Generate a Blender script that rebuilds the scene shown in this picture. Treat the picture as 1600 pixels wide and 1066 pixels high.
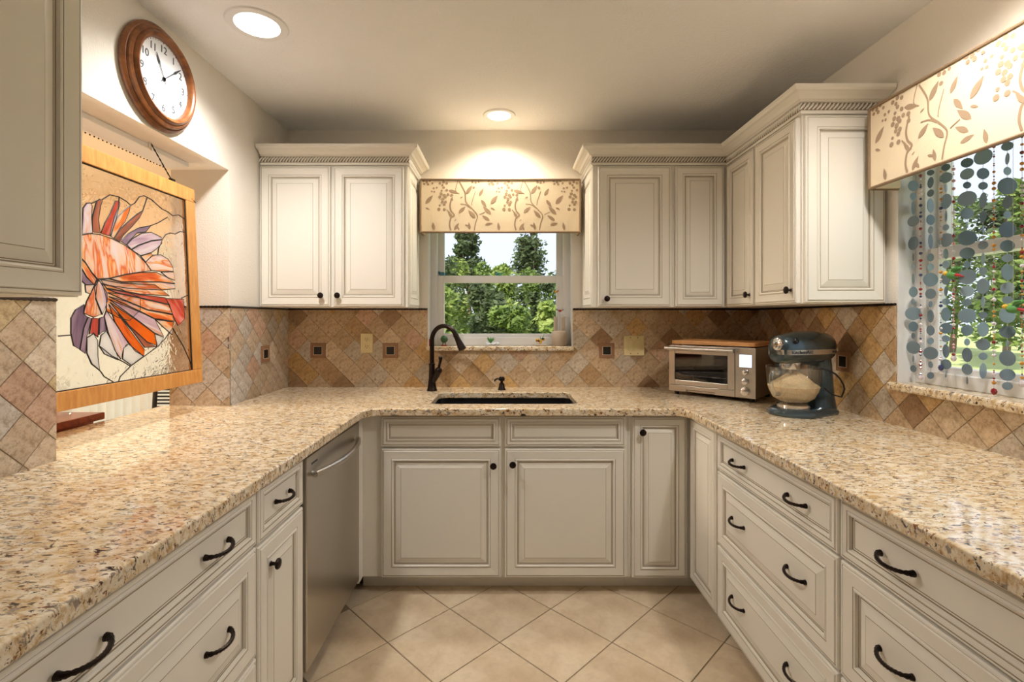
import bpy, bmesh, math, random
from mathutils import Vector, Matrix
PI = math.pi
random.seed(7)
# ------------------------------------------------------------------ scene reset
for o in list(bpy.data.objects): bpy.data.objects.remove(o, do_unlink=True)
scene = bpy.context.scene
COL = scene.collection
# ------------------------------------------------------------------ camera (photo 1600x1066, focal 760 px)
F, VX, VY, CZ = 760.0, 791.0, 497.0, 1.347
cam = bpy.data.cameras.new('camera'); camo = bpy.data.objects.new('camera', cam); COL.objects.link(camo)
camo.location = (0, 0, CZ); camo.rotation_euler = (PI/2, 0, 0)
cam.sensor_width = 36; cam.lens = F/1600*36; cam.shift_x = (800-VX)/1600; cam.shift_y = (VY-533)/1600
cam.clip_start = .02; cam.clip_end = 300
scene.camera = camo
# ------------------------------------------------------------------ world, sun, exposure
def srgb(r, g, b):
    f = lambda c: (c/255/12.92) if c/255 <= .04045 else ((c/255+.055)/1.055)**2.4
    return (f(r), f(g), f(b), 1)
w = bpy.data.worlds.new('World'); scene.world = w; w.use_nodes = True
bg = w.node_tree.nodes['Background']; bg.inputs[0].default_value = srgb(222, 233, 250); bg.inputs[1].default_value = .58
sl = bpy.data.lights.new('sun_offscreen', 'SUN'); sl.energy = 2.6; sl.angle = .02; sl.color = (1, .95, .86)
so = bpy.data.objects.new('sun_offscreen', sl); COL.objects.link(so); so.rotation_euler = Vector((.45, .62, -.62)).to_track_quat('-Z', 'Y').to_euler()
vs = scene.view_settings; vs.view_transform = 'Standard'; vs.look = 'None'; vs.exposure = 1.25; vs.gamma = 1; vs.use_curve_mapping = False
# room dimensions (metres, camera at x=0 y=0)
XL, XR, YB, ZC = -1.365, 1.574, 3.045, 2.526       # left, right and back tiled faces, ceiling
XW = -1.661                                        # far face of the left wall
CT, CB = .914, .878                                # counter top / underside
def PX(x, Y): return (x-VX)*Y/F                    # photo column -> x at depth Y
def PZ(y, Y): return CZ-(y-VY)*Y/F                 # photo row -> z at depth Y
def PY(x, X): return X*F/(x-VX)                    # photo column -> depth on a side plane

# ------------------------------------------------------------------ materials
MATS = {}
def newmat(name):
    m = bpy.data.materials.new(name); m.use_nodes = True; MATS[name] = m
    return m, m.node_tree.nodes, m.node_tree.links, m.node_tree.nodes['Principled BSDF']
def mat(name, col, rough=.5, metal=0, spec=.5, coat=0, trans=0, emit=None, es=0, bump=0, bscale=60, alpha=1, subsurf=0):
    m, N, L, p = newmat(name)
    p.inputs['Base Color'].default_value = col; p.inputs['Roughness'].default_value = rough
    p.inputs['Metallic'].default_value = metal; p.inputs['Specular IOR Level'].default_value = spec
    p.inputs['Coat Weight'].default_value = coat; p.inputs['Transmission Weight'].default_value = trans
    p.inputs['Coat Roughness'].default_value = .08
    if emit: p.inputs['Emission Color'].default_value = emit; p.inputs['Emission Strength'].default_value = es
    if bump:
        t = N.new('ShaderNodeTexCoord'); n = N.new('ShaderNodeTexNoise'); b = N.new('ShaderNodeBump')
        n.inputs['Scale'].default_value = bscale; n.inputs['Detail'].default_value = 5
        L.new(t.outputs['Object'], n.inputs['Vector']); L.new(n.outputs['Fac'], b.inputs['Height'])
        b.inputs['Strength'].default_value = bump; b.inputs['Distance'].default_value = .01
        L.new(b.outputs[0], p.inputs['Normal'])
    return m
def ramp(N, stops):
    r = N.new('ShaderNodeValToRGB'); e = r.color_ramp.elements
    e[0].position, e[0].color = stops[0]; e[1].position, e[1].color = stops[-1]
    for s in stops[1:-1]:
        k = e.new(s[0]); k.color = s[1]
    return r
def noise(N, L, vec, scale, detail=4, rough=.5, dist=0):
    n = N.new('ShaderNodeTexNoise'); n.inputs['Scale'].default_value = scale; n.inputs['Detail'].default_value = detail
    n.inputs['Roughness'].default_value = rough; n.inputs['Distortion'].default_value = dist
    L.new(vec, n.inputs['Vector']); return n
def mix(N, L, a, b, fac, mode='MIX'):
    x = N.new('ShaderNodeMix'); x.data_type = 'RGBA'; x.blend_type = mode
    for sock, v in ((x.inputs[0], fac), (x.inputs[6], a), (x.inputs[7], b)):
        if hasattr(v, 'is_linked'): L.new(v, sock)
        else: sock.default_value = v
    return x.outputs[2]
def wood(name, c1, c2, rough=.35, axis=(1, 12, 12), scale=3):
    m, N, L, p = newmat(name)
    t = N.new('ShaderNodeTexCoord'); mp = N.new('ShaderNodeMapping'); mp.inputs['Scale'].default_value = axis
    L.new(t.outputs['Object'], mp.inputs[0]); n = noise(N, L, mp.outputs[0], scale, 6, .6, .6)
    r = ramp(N, [(.3, c1), (.7, c2)]); L.new(n.outputs['Fac'], r.inputs[0]); L.new(r.outputs[0], p.inputs['Base Color'])
    p.inputs['Roughness'].default_value = rough; return m
def granite(name):
    m, N, L, p = newmat(name)
    t = N.new('ShaderNodeTexCoord'); v = t.outputs['Object']
    mp = N.new('ShaderNodeMapping'); mp.inputs['Rotation'].default_value = (0, 0, .3); mp.inputs['Scale'].default_value = (.7, 1.3, 1); L.new(v, mp.inputs[0]); v = mp.outputs[0]
    def mask(scale, lo, hi, det=4, ro=.6, di=.5):
        n = noise(N, L, v, scale, det, ro, di); r = ramp(N, [(lo, (0, 0, 0, 1)), (hi, (1, 1, 1, 1))]); L.new(n.outputs['Fac'], r.inputs[0]); return r.outputs[0]
    a = noise(N, L, v, 46, 5, .7, .5); ra = ramp(N, [(.28, srgb(168, 128, 84)), (.42, srgb(208, 180, 138)), (.52, srgb(230, 214, 186)), (.66, srgb(240, 232, 216)), (.8, srgb(206, 190, 170))]); L.new(a.outputs['Fac'], ra.inputs[0])
    c = mix(N, L, ra.outputs[0], srgb(208, 178, 132), mask(9, .52, .78))
    c = mix(N, L, c, srgb(150, 138, 126), mask(62, .57, .63))
    c = mix(N, L, c, srgb(126, 84, 54), mask(80, .60, .645, 3))
    c = mix(N, L, c, srgb(44, 36, 34), mask(52, .595, .63, 5, .7, .9))
    vo = N.new('ShaderNodeTexVoronoi'); vo.inputs['Scale'].default_value = 34; L.new(v, vo.inputs['Vector'])
    rv = ramp(N, [(.09, (1, 1, 1, 1)), (.14, (0, 0, 0, 1))]); L.new(vo.outputs['Distance'], rv.inputs[0])
    c = mix(N, L, c, srgb(84, 48, 38), rv.outputs[0])
    L.new(c, p.inputs['Base Color']); p.inputs['Roughness'].default_value = .07; p.inputs['Specular IOR Level'].default_value = .6
    return m
def tile_mat(name, rough=.45, bs=90, amount=.5, dark=(.42, .34, .26, 1)):
    m, N, L, p = newmat(name)
    oi = N.new('ShaderNodeObjectInfo'); t = N.new('ShaderNodeTexCoord'); v = t.outputs['Object']
    a = noise(N, L, v, bs, 6, .7, .5); r = ramp(N, [(.36, dark), (.55, (1, 1, 1, 1))]); L.new(a.outputs['Fac'], r.inputs[0])
    b = noise(N, L, v, bs*.22, 4, .6, .4); r2 = ramp(N, [(.32, (.72, .64, .55, 1)), (.62, (1.0, 1.0, 1.0, 1))]); L.new(b.outputs['Fac'], r2.inputs[0])
    c = mix(N, L, oi.outputs['Color'], r.outputs[0], amount, 'MULTIPLY'); c = mix(N, L, c, r2.outputs[0], .8, 'MULTIPLY')
    L.new(c, p.inputs['Base Color']); p.inputs['Roughness'].default_value = rough
    bp = N.new('ShaderNodeBump'); bp.inputs['Strength'].default_value = .25; bp.inputs['Distance'].default_value = .004
    L.new(a.outputs['Fac'], bp.inputs['Height']); L.new(bp.outputs[0], p.inputs['Normal']); return m
def glassy(name, col=(1, 1, 1, 1), gloss=.025, rough=.02, bump=0, bscale=20):
    m, N, L, p = newmat(name); N.remove(p)
    out = N['Material Output']; tr = N.new('ShaderNodeBsdfTransparent'); gl = N.new('ShaderNodeBsdfGlossy'); mx = N.new('ShaderNodeMixShader')
    tr.inputs[0].default_value = col; gl.inputs['Roughness'].default_value = rough; mx.inputs[0].default_value = gloss
    L.new(tr.outputs[0], mx.inputs[1]); L.new(gl.outputs[0], mx.inputs[2]); L.new(mx.outputs[0], out.inputs[0]); return m
def translucent(name, col, rough=.3, fac=.55, streak=None, scale=8, varied=False):
    m, N, L, p = newmat(name); out = N['Material Output']
    t = N.new('ShaderNodeBsdfTranslucent'); mx = N.new('ShaderNodeMixShader'); mx.inputs[0].default_value = fac
    p.inputs['Roughness'].default_value = rough; src = None
    if streak:
        tc = N.new('ShaderNodeTexCoord'); oi = N.new('ShaderNodeObjectInfo'); mp = N.new('ShaderNodeMapping'); mp.inputs['Scale'].default_value = (2.6, .45, 1)
        ad = N.new('ShaderNodeVectorMath'); ad.operation = 'ADD'; L.new(tc.outputs['Object'], ad.inputs[0])
        sc = N.new('ShaderNodeVectorMath'); sc.operation = 'SCALE'; sc.inputs[3].default_value = 3; L.new(oi.outputs['Color'], sc.inputs[0]); L.new(sc.outputs[0], ad.inputs[1])
        L.new(ad.outputs[0], mp.inputs[0]); n = noise(N, L, mp.outputs[0], scale, 3, .5, .7); r = ramp(N, streak); L.new(n.outputs['Fac'], r.inputs[0]); src = r.outputs[0]
    if varied:
        oi = N.new('ShaderNodeObjectInfo'); src = oi.outputs['Color']
    if src: L.new(src, p.inputs['Base Color']); L.new(src, t.inputs[0])
    else: p.inputs['Base Color'].default_value = col; t.inputs[0].default_value = col
    L.new(p.outputs[0], mx.inputs[1]); L.new(t.outputs[0], mx.inputs[2]); L.new(mx.outputs[0], out.inputs[0]); return m

M = {}
M['cab'] = mat('cabinet_paint', srgb(236, 232, 223), .38, spec=.4)
M['glaze'] = mat('cabinet_glaze', srgb(150, 134, 112), .5)
M['wall'] = mat('wall_paint', srgb(237, 231, 222), .8, bump=.25, bscale=140)
M['ceil'] = mat('ceiling_paint', srgb(240, 240, 241), .85, bump=.35, bscale=90)
M['peach'] = mat('dining_paint', srgb(240, 222, 198), .8)
M['granite'] = granite('granite')
M['trav'] = tile_mat('travertine', .42, 70, .75, (.50, .42, .34, 1))
M['floor'] = tile_mat('floor_tile', .4, 22, .28, (.72, .66, .58, 1))
M['grout'] = mat('grout', srgb(214, 194, 165), .8)
M['fgrout'] = mat('floor_grout', srgb(150, 130, 108), .8)
M['bronze'] = mat('oil_bronze', srgb(44, 34, 30), .32, .75)
M['black'] = mat('black_enamel', srgb(18, 18, 20), .3)
M['steel'] = mat('brushed_steel', srgb(196, 192, 186), .3, 1)
M['liner'] = mat('oven_liner', srgb(96, 100, 108), .4, .6)
M['chrome'] = mat('chrome', srgb(225, 225, 228), .1, 1)
M['white'] = mat('white_vinyl', srgb(232, 232, 232), .4)
M['wwood'] = wood('clock_wood', srgb(92, 50, 24), srgb(150, 92, 48), .3, (6, 6, 6), 4)
M['oak'] = wood('oak', srgb(196, 132, 66), srgb(222, 164, 94), .4, (14, 2, 14), 5)
M['cherry'] = wood('cherry', srgb(112, 42, 22), srgb(150, 66, 34), .25, (3, 12, 12), 4)
M['board'] = wood('board_wood', srgb(196, 138, 84), srgb(222, 168, 112), .45, (4, 30, 10), 5)
M['face'] = mat('clock_face', srgb(240, 243, 248), .4)
M['ink'] = mat('ink', srgb(48, 52, 62), .5)
M['ivory'] = mat('ivory_plastic', srgb(226, 210, 160), .4)
M['slot'] = mat('slot_dark', srgb(70, 58, 40), .6)
M['brownt'] = mat('accent_tile', srgb(150, 112, 84), .5, bump=.3)
M['fabric'] = mat('valance_fabric', srgb(236, 218, 188), .85, bump=.15, bscale=300)
M['print'] = mat('fabric_print', srgb(168, 142, 116), .85)
M['piping'] = mat('valance_piping', srgb(140, 116, 90), .8)
M['glass'] = glassy('window_glass')
M['oglass'] = glassy('oven_glass', (.72, .72, .74, 1), .06)
M['bowlg'] = glassy('bowl_glass', (.96, .97, .97, 1), .13, .02)
M['handleg'] = glassy('handle_glass', (.88, .9, .9, 1), .35, .05)
M['lead'] = mat('lead_came', srgb(48, 44, 44), .45, .5)
M['navy'] = mat('mixer_paint', srgb(66, 82, 90), .25, .5, coat=.6)
M['oats'] = mat('oats', srgb(226, 196, 150), .9, bump=1, bscale=120)
M['lcd'] = mat('oven_display', srgb(210, 225, 245), .3, emit=srgb(205, 222, 250), es=.55)
M['lamp'] = mat('lamp_lens', (1, 1, 1, 1), .4, emit=(1, .97, .9, 1), es=5)
M['lampw'] = mat('lamp_lens_warm', (1, 1, 1, 1), .4, emit=(1, .84, .5, 1), es=2.2)
M['gold'] = mat('gold', srgb(226, 170, 70), .22, 1)
M['blind'] = translucent('blind_vane', srgb(240, 240, 238), .6, .5)
M['shell'] = translucent('capiz', srgb(130, 150, 160), .3, .45, varied=True)
M['string'] = mat('clear_string', srgb(190, 190, 190), .4)
M['soil'] = mat('sand', srgb(220, 225, 235), .5)
M['green'] = mat('leaf_green', srgb(88, 150, 80), .5)
M['dgreen'] = mat('frog_green', srgb(58, 100, 58), .4)
M['red'] = mat('red', srgb(178, 44, 52), .35)
M['yellow'] = mat('yellow', srgb(232, 180, 60), .5)
M['teal'] = glassy('teal_glass', (.3, .62, .7, 1), .15)
M['vase'] = mat('stoneware', srgb(186, 170, 152), .6)
M['lawn'] = mat('lawn', srgb(188, 198, 128), .9, bump=.6, bscale=40)
M['road'] = mat('drive', srgb(200, 196, 186), .9)
M['trunk'] = mat('bark', srgb(140, 118, 100), .9)
def leafmat(name, a, b):
    m, N, L, p = newmat(name); out = N['Material Output']
    g = N.new('ShaderNodeNewGeometry'); r = ramp(N, [(0, a), (1, b)]); L.new(g.outputs['Random Per Island'], r.inputs[0])
    t = N.new('ShaderNodeBsdfTranslucent'); mx = N.new('ShaderNodeMixShader'); mx.inputs[0].default_value = .35
    L.new(r.outputs[0], p.inputs['Base Color']); L.new(r.outputs[0], t.inputs[0]); p.inputs['Roughness'].default_value = .6
    L.new(p.outputs[0], mx.inputs[1]); L.new(t.outputs[0], mx.inputs[2]); L.new(mx.outputs[0], out.inputs[0]); return m
M['leafA'] = leafmat('leaves_mid', srgb(80, 104, 46), srgb(138, 160, 76))
M['leafB'] = leafmat('leaves_dark', srgb(58, 74, 44), srgb(104, 120, 72))
M['leafC'] = leafmat('leaves_light', srgb(108, 134, 54), srgb(170, 184, 96))

# ------------------------------------------------------------------ mesh builder
class MB:
    def __init__(s): s.v = []; s.f = []; s.m = []
    def add(s, vs, fs, mi=0):
        b = len(s.v); s.v += [tuple(v) for v in vs]; s.f += [tuple(b+i for i in f) for f in fs]; s.m += [mi]*len(fs); return s
    def box(s, x0, y0, z0, x1, y1, z1, mi=0):
        x0, x1 = sorted((x0, x1)); y0, y1 = sorted((y0, y1)); z0, z1 = sorted((z0, z1))
        return s.add([(x0,y0,z0),(x1,y0,z0),(x1,y1,z0),(x0,y1,z0),(x0,y0,z1),(x1,y0,z1),(x1,y1,z1),(x0,y1,z1)],
                     [(0,3,2,1),(4,5,6,7),(0,1,5,4),(1,2,6,5),(2,3,7,6),(3,0,4,7)], mi)
    def tube(s, pts, r, n=8, mi=0, caps=True):
        pts = [Vector(p) for p in pts]; rs = r if isinstance(r, (list, tuple)) else [r]*len(pts)
        vs, fs = [], []; prev = None
        for i, p in enumerate(pts):
            d = (pts[min(i+1, len(pts)-1)]-pts[max(i-1, 0)]).normalized()
            if prev is None:
                a = d.orthogonal().normalized()
            else:
                a = prev-d*prev.dot(d)
                a = a.normalized() if a.length > 1e-6 else d.orthogonal().normalized()
            prev = a; b = d.cross(a)
            for k in range(n):
                t = 2*PI*k/n; vs.append(p+(a*math.cos(t)+b*math.sin(t))*rs[i])
        for i in range(len(pts)-1):
            for k in range(n):
                fs.append((i*n+k, i*n+(k+1) % n, (i+1)*n+(k+1) % n, (i+1)*n+k))
        if caps: fs.append(tuple(range(n-1, -1, -1))); fs.append(tuple((len(pts)-1)*n+k for k in range(n)))
        return s.add(vs, fs, mi)
    def lathe(s, prof, n=24, M4=None, mi=0, sx=1, sy=1, caps=True):
        vs, fs = [], []
        for r, z in prof:
            for k in range(n):
                t = 2*PI*k/n; vs.append(Vector((r*math.cos(t)*sx, r*math.sin(t)*sy, z)))
        for i in range(len(prof)-1):
            for k in range(n): fs.append((i*n+k, i*n+(k+1) % n, (i+1)*n+(k+1) % n, (i+1)*n+k))
        if caps and prof[0][0] > 1e-5: fs.append(tuple(range(n-1, -1, -1)))
        if caps and prof[-1][0] > 1e-5: fs.append(tuple((len(prof)-1)*n+k for k in range(n)))
        if M4: vs = [M4 @ v for v in vs]
        return s.add(vs, fs, mi)
    def ball(s, c, r, n=10, m=6, mi=0, sc=(1, 1, 1)):
        pr = [(math.sin(PI*i/m), -math.cos(PI*i/m)) for i in range(m+1)]
        return s.lathe([(max(a, 1e-6), b) for a, b in pr], n, Matrix.Translation(c) @ Matrix.Diagonal((r*sc[0], r*sc[1], r*sc[2], 1)), mi)
    def prism(s, poly, fn, t, mi=0):   # poly 2-D, fn(u,v,w)->xyz ; w from 0 to t
        n = len(poly); vs = [fn(u, v, 0) for u, v in poly]+[fn(u, v, t) for u, v in poly]
        return s.add(vs, [tuple(range(n-1, -1, -1)), tuple(range(n, 2*n))]+[(i, (i+1) % n, n+(i+1) % n, n+i) for i in range(n)], mi)
    def loops(s, x0, z0, x1, z1, prof, y=0, cap=True):  # nested rectangles, prof (inset, outward, material)
        vs, fs, ms = [], [], []
        for ins, o, _ in prof:
            vs += [(x0+ins, y-o, z0+ins), (x1-ins, y-o, z0+ins), (x1-ins, y-o, z1-ins), (x0+ins, y-o, z1-ins)]
        for i in range(len(prof)-1):
            for k in range(4): fs.append((4*i+k, 4*i+(k+1) % 4, 4*i+4+(k+1) % 4, 4*i+4+k)); ms.append(prof[i][2])
        if cap: e = 4*(len(prof)-1); fs.append((e, e+1, e+2, e+3)); ms.append(prof[-1][2])
        b = len(s.v); s.v += vs; s.f += [tuple(b+i for i in f) for f in fs]; s.m += ms; return s
    def build(s, name, mats, parent=None, smooth=False, bev=0, loc=None, fix=False, color=None):
        me = bpy.data.meshes.new(name); me.from_pydata(s.v, [], s.f)
        if fix:
            bm = bmesh.new(); bm.from_mesh(me); bmesh.ops.recalc_face_normals(bm, faces=bm.faces); bm.to_mesh(me); bm.free()
        for m in (mats if isinstance(mats, (list, tuple)) else [mats]): me.materials.append(M[m] if isinstance(m, str) else m)
        me.polygons.foreach_set('material_index', s.m)
        if smooth: me.polygons.foreach_set('use_smooth', [True]*len(me.polygons)); 
        me.update()
        if smooth:
            try: me.set_sharp_from_angle(angle=math.radians(40))
            except Exception: pass
        o = bpy.data.objects.new(name, me); COL.objects.link(o)
        if parent: o.parent = parent
        if loc: o.location = loc
        if color: o.color = color
        if bev:
            b = o.modifiers.new('bevel', 'BEVEL'); b.width = bev; b.segments = 2; b.limit_method = 'ANGLE'; b.angle_limit = .7
        return o
def tag(o, label, cat, group=None):
    o['label'] = label; o['category'] = cat
    if group: o['group'] = group
    return o
def thing(name, label, cat, loc=(0, 0, 0), rz=0, group=None):
    o = bpy.data.objects.new(name, None); COL.objects.link(o); o.empty_display_size = .05
    o.location = loc; o.rotation_euler = (0, 0, rz); return tag(o, label, cat, group)
def struct(o): o['kind'] = 'structure'; return o
def text(body, size, mat_, parent, mtx, name='lettering', ext=.0006):
    c = bpy.data.curves.new(name, 'FONT'); c.body = body; c.size = size; c.align_x = 'CENTER'; c.align_y = 'CENTER'; c.extrude = ext
    t = bpy.data.objects.new('tmp', c); COL.objects.link(t); dg = bpy.context.evaluated_depsgraph_get()
    me = bpy.data.meshes.new_from_object(t.evaluated_get(dg)); bpy.data.objects.remove(t, do_unlink=True)
    me.materials.clear(); me.materials.append(M[mat_]); o = bpy.data.objects.new(name, me); COL.objects.link(o); o.parent = parent; o.matrix_local = mtx; return o
def clip(poly, x0, y0, x1, y1):
    def cut(P, ins, inter):
        out = []
        for i in range(len(P)):
            a, b = P[i-1], P[i]
            if ins(b):
                if not ins(a): out.append(inter(a, b))
                out.append(b)
            elif ins(a): out.append(inter(a, b))
        return out
    def ix(c): return lambda a, b: (c, a[1]+(b[1]-a[1])*(c-a[0])/(b[0]-a[0]))
    def iy(c): return lambda a, b: (a[0]+(b[0]-a[0])*(c-a[1])/(b[1]-a[1]), c)
    for ins, it in ((lambda p: p[0] >= x0, ix(x0)), (lambda p: p[0] <= x1, ix(x1)), (lambda p: p[1] >= y0, iy(y0)), (lambda p: p[1] <= y1, iy(y1))):
        if poly: poly = cut(poly, ins, it)
    return poly
def area(P): return abs(sum(P[i-1][0]*P[i][1]-P[i][0]*P[i-1][1] for i in range(len(P))))/2

# ------------------------------------------------------------------ the shell
def boxes(name, bs, m, parent=None):
    b = MB()
    for q in bs: b.box(*q)
    o = b.build(name, m, parent)
    return o
WX0, WX1, WZ0, WZ1 = -.493, .417, 1.141, 2.10      # back window opening
RY0, RY1, RZ0, RZ1 = .70, 1.968, 1.055, 2.10       # right window opening
OY0, OY1, OZ1 = 1.476, 2.40, 2.08                  # pass-through opening in the left wall
PB, PR, PL = YB+.008, XR+.008, XL-.008             # plaster planes behind the tile
YF = -2.4
wall_back = struct(boxes('wall_back', [(PL-.3, PB, 0, WX0, PB+.16, ZC), (WX1, PB, 0, PR+.16, PB+.16, ZC), (WX0, PB, 0, WX1, PB+.16, WZ0), (WX0, PB, WZ1, WX1, PB+.16, ZC)], 'wall'))
wall_right = struct(boxes('wall_right', [(PR, RY1, 0, PR+.16, PB, ZC), (PR, YF, 0, PR+.16, RY0, ZC), (PR, RY0, 0, PR+.16, RY1, RZ0), (PR, RY0, RZ1, PR+.16, RY1, ZC)], 'wall'))
wall_left = struct(boxes('wall_left', [(XW, OY1+.008, 0, PL, PB, ZC), (XW, YF, 0, PL, OY0, ZC), (XW, OY0, 0, PL, OY1+.008, CB-.001), (XW, OY0, OZ1, PL, OY1+.008, ZC)], 'wall'))
wall_front_added = struct(boxes('wall_front_added', [(-5.4, YF-.15, 0, PR+.16, YF, ZC)], 'wall'))  # unseen solid wall, added behind the camera to block outside light
ceiling = struct(boxes('ceiling', [(XW, YF-.15, ZC, PR+.4, PB+.4, ZC+.2)], 'ceil'))
floor = struct(boxes('floor', [(-5.4, YF-.15, -.12, PR+.16, PB+.16, -.003)], 'fgrout'))
# dining room beyond the pass-through
DY = 4.75
dceil = struct(boxes('ceiling_dining', [(-5.4, YF-.15, ZC, XW, DY+.3, ZC+.2)], 'peach'))
dfar = struct(boxes('wall_dining_back', [(-5.4, DY, 0, -4.95, DY+.15, ZC), (-2.1, DY, 0, XW, DY+.15, ZC), (-4.95, DY, 2.03, -2.1, DY+.15, ZC)], 'peach'))
dlef = struct(boxes('wall_dining_left', [(-5.4, YF, 0, -5.25, DY, ZC)], 'peach'))
drig = struct(boxes('wall_dining_right', [(XW, PB+.16, 0, XW+.15, DY+.15, ZC)], 'peach'))
dflo = struct(boxes('floor_dining', [(-5.4, PB+.16, -.12, XW+.15, DY+.15, -.003)], 'fgrout'))

# floor tiles (13 inch, laid on the diagonal)
D = .466; cx0, cy0 = -.027, 2.019
k = 0
for a in range(-14, 15):
    for b in range(-14, 15):
        cx = cx0+D/2+(a+b)*D/2; cy = cy0+(a-b)*D/2
        if not (-.95 < cx < 1.15 and -1.6 < cy < 2.62): continue
        h = D/2-.0035
        P = clip([(cx+h, cy), (cx, cy+h), (cx-h, cy), (cx, cy-h)], -1.2, -1.8, 1.35, 2.47)
        if len(P) < 3 or area(P) < .002: continue
        rr = random.Random(a*37+b*911); t = rr.uniform(-8, 8)
        MB().prism([(x-cx, y-cy) for x, y in P], lambda u, v, q: (u, v, -.008+q), .008).build('floor_tile', 'floor', floor, loc=(cx, cy, 0), color=srgb(222+t, 204+t, 178+t), bev=.0012)

# travertine tiles
PAL = [(218, 196, 166)]*5+[(208, 182, 148)]*5+[(198, 166, 126)]*3+[(212, 176, 122)]*2+[(180, 150, 118)]*2+[(212, 200, 182)]*3+[(166, 134, 102)]+[(216, 182, 154)]
TZ = 1.398
def place_tiles(parent, rects, node, seed, origin, au, aw, pal=PAL):
    # origin: point of the plane, au: unit vector of u, aw: outward unit vector, v is z
    au, aw, origin = Vector(au), Vector(aw), Vector(origin); h = .147/2
    us = [r[0] for r in rects]+[r[2] for r in rects]; vs_ = [r[1] for r in rects]+[r[3] for r in rects]
    for i in range(int((min(us)-node[0])/h)-3, int((max(us)-node[0])/h)+4):
        for j in range(int((min(vs_)-node[1])/h)-3, int((max(vs_)-node[1])/h)+4):
            if (i+j) % 2 == 0: continue
            cu, cv = node[0]+i*h, node[1]+j*h; q = h-.0022; rr = random.Random(seed+i*131+j*17)
            c = rr.choice(pal); d = rr.uniform(-10, 10); c = srgb(*[max(0, min(255, x+d)) for x in c]); t = .0075+rr.uniform(0, .001)
            for r in rects:
                P = clip([(cu+q, cv), (cu, cv+q), (cu-q, cv), (cu, cv-q)], *r)
                if len(P) < 3 or area(P) < 4e-5: continue
                g = lambda u, v, w: tuple(au*u+aw*w+Vector((0, 0, v)))
                MB().prism([(u-cu, v-cv) for u, v in P], g, t).build('backsplash_tile', 'trav', parent, loc=tuple(origin+au*cu+Vector((0, 0, cv))), color=c, fix=True)
SB = 1.141   # underside of back sill
place_tiles(wall_back, [(XL, CT, WX0, TZ), (WX0, CT, WX1, SB), (WX1, CT, XR, TZ)], (-.947, .92), 11, (0, PB, 0), (1, 0, 0), (0, -1, 0))
place_tiles(wall_right, [(RY1, CT, YB, TZ), (-.1, CT, RY1, RZ0)], (1.734, .918), 222, (PR, 0, 0), (0, 1, 0), (-1, 0, 0))
PALL = [(220, 207, 188)]*4+[(212, 196, 176)]*4+[(204, 184, 160)]*2+[(210, 205, 200)]*3+[(216, 196, 158)]*2+[(208, 178, 158)]
place_tiles(wall_left, [(OY1, CT, YB, TZ), (.55, CT, OY0, TZ)], (2.55, .93), 333, (PL, 0, 0), (0, 1, 0), (1, 0, 0), PALL)
place_tiles(wall_left, [(XW, CT, XL, TZ)], (-1.40, .93), 444, (0, OY1+.008, 0), (1, 0, 0), (0, -1, 0), PALL)
for n_, bs in (('back', [(XL, PB-.004, CT, WX0, PB, TZ), (WX0, PB-.004, CT, WX1, PB, SB), (WX1, PB-.004, CT, XR, PB, TZ)]),):
    boxes('grout_bed', bs, 'grout', wall_back)
boxes('grout_bed', [(PR-.004, RY1, CT, PR, YB, TZ), (PR-.004, -.1, CT, PR, RY1, RZ0)], 'grout', wall_right)
boxes('grout_bed', [(PL, OY1, CT, PL+.004, YB, TZ), (PL, .55, CT, PL+.004, OY0, TZ), (XW, OY1+.004, CT, XL, OY1+.008, TZ)], 'grout', wall_left)
# rope cap rail on top of the tile
def rope(pts, parent):
    pts = [Vector(p) for p in pts]; b = MB()
    for p, q in zip(pts, pts[1:]):
        n = max(2, int((q-p).length/.009)); b.tube([p+(q-p)*i/n for i in range(n+1)], [.0065 if i % 2 else .0048 for i in range(n+1)], 6)
    b.build('rope_rail', 'bronze', parent, smooth=True)
zr = TZ+.004
rope([(XL-.002, YB-.002, zr), (WX0, YB-.002, zr)], wall_back); rope([(WX1, YB-.002, zr), (XR, YB-.002, zr)], wall_back)
rope([(XR, YB, zr), (XR, RY1, zr)], wall_right)
rope([(XL, YB, zr), (XL, OY1, zr), (XW, OY1, zr)], wall_left); rope([(XL, OY0, zr), (XL, .55, zr)], wall_left)
# accent tiles with dark square inserts
def accent(parent, c, au, aw):
    au, aw, c = Vector(au), Vector(aw), Vector(c)
    g = lambda u, v, w: tuple(au*u+aw*w+Vector((0, 0, v)))
    sq = lambda h: [(-h, -h), (h, -h), (h, h), (-h, h)]
    o = MB().prism(sq(.047), g, .013).build('accent_tile', 'brownt', parent, loc=tuple(c), fix=True, bev=.002)
    MB().prism(sq(.0245), g, .0145).build('metal_insert', 'black', o, fix=True, bev=.001)
    b = MB()
    for q in ((-.0275, -.0275, .0275, -.0245), (-.0275, .0245, .0275, .0275), (-.0275, -.0275, -.0245, .0275), (.0245, -.0275, .0275, .0275)):
        b.prism([(q[0], q[1]), (q[2], q[1]), (q[2], q[3]), (q[0], q[3])], g, .0142)
    b.build('insert_border', 'grout', o, fix=True)
for x in (497, 610, 948): accent(wall_back, (PX(x, YB), PB, PZ(548, YB)), (1, 0, 0), (0, -1, 0))
accent(wall_left, (PL, PY(414, XL), PZ(553, PY(414, XL))), (0, 1, 0), (1, 0, 0))
accent(wall_right, (PR, PY(1318, XR), PZ(565, PY(1318, XR))), (0, 1, 0), (-1, 0, 0))

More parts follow.
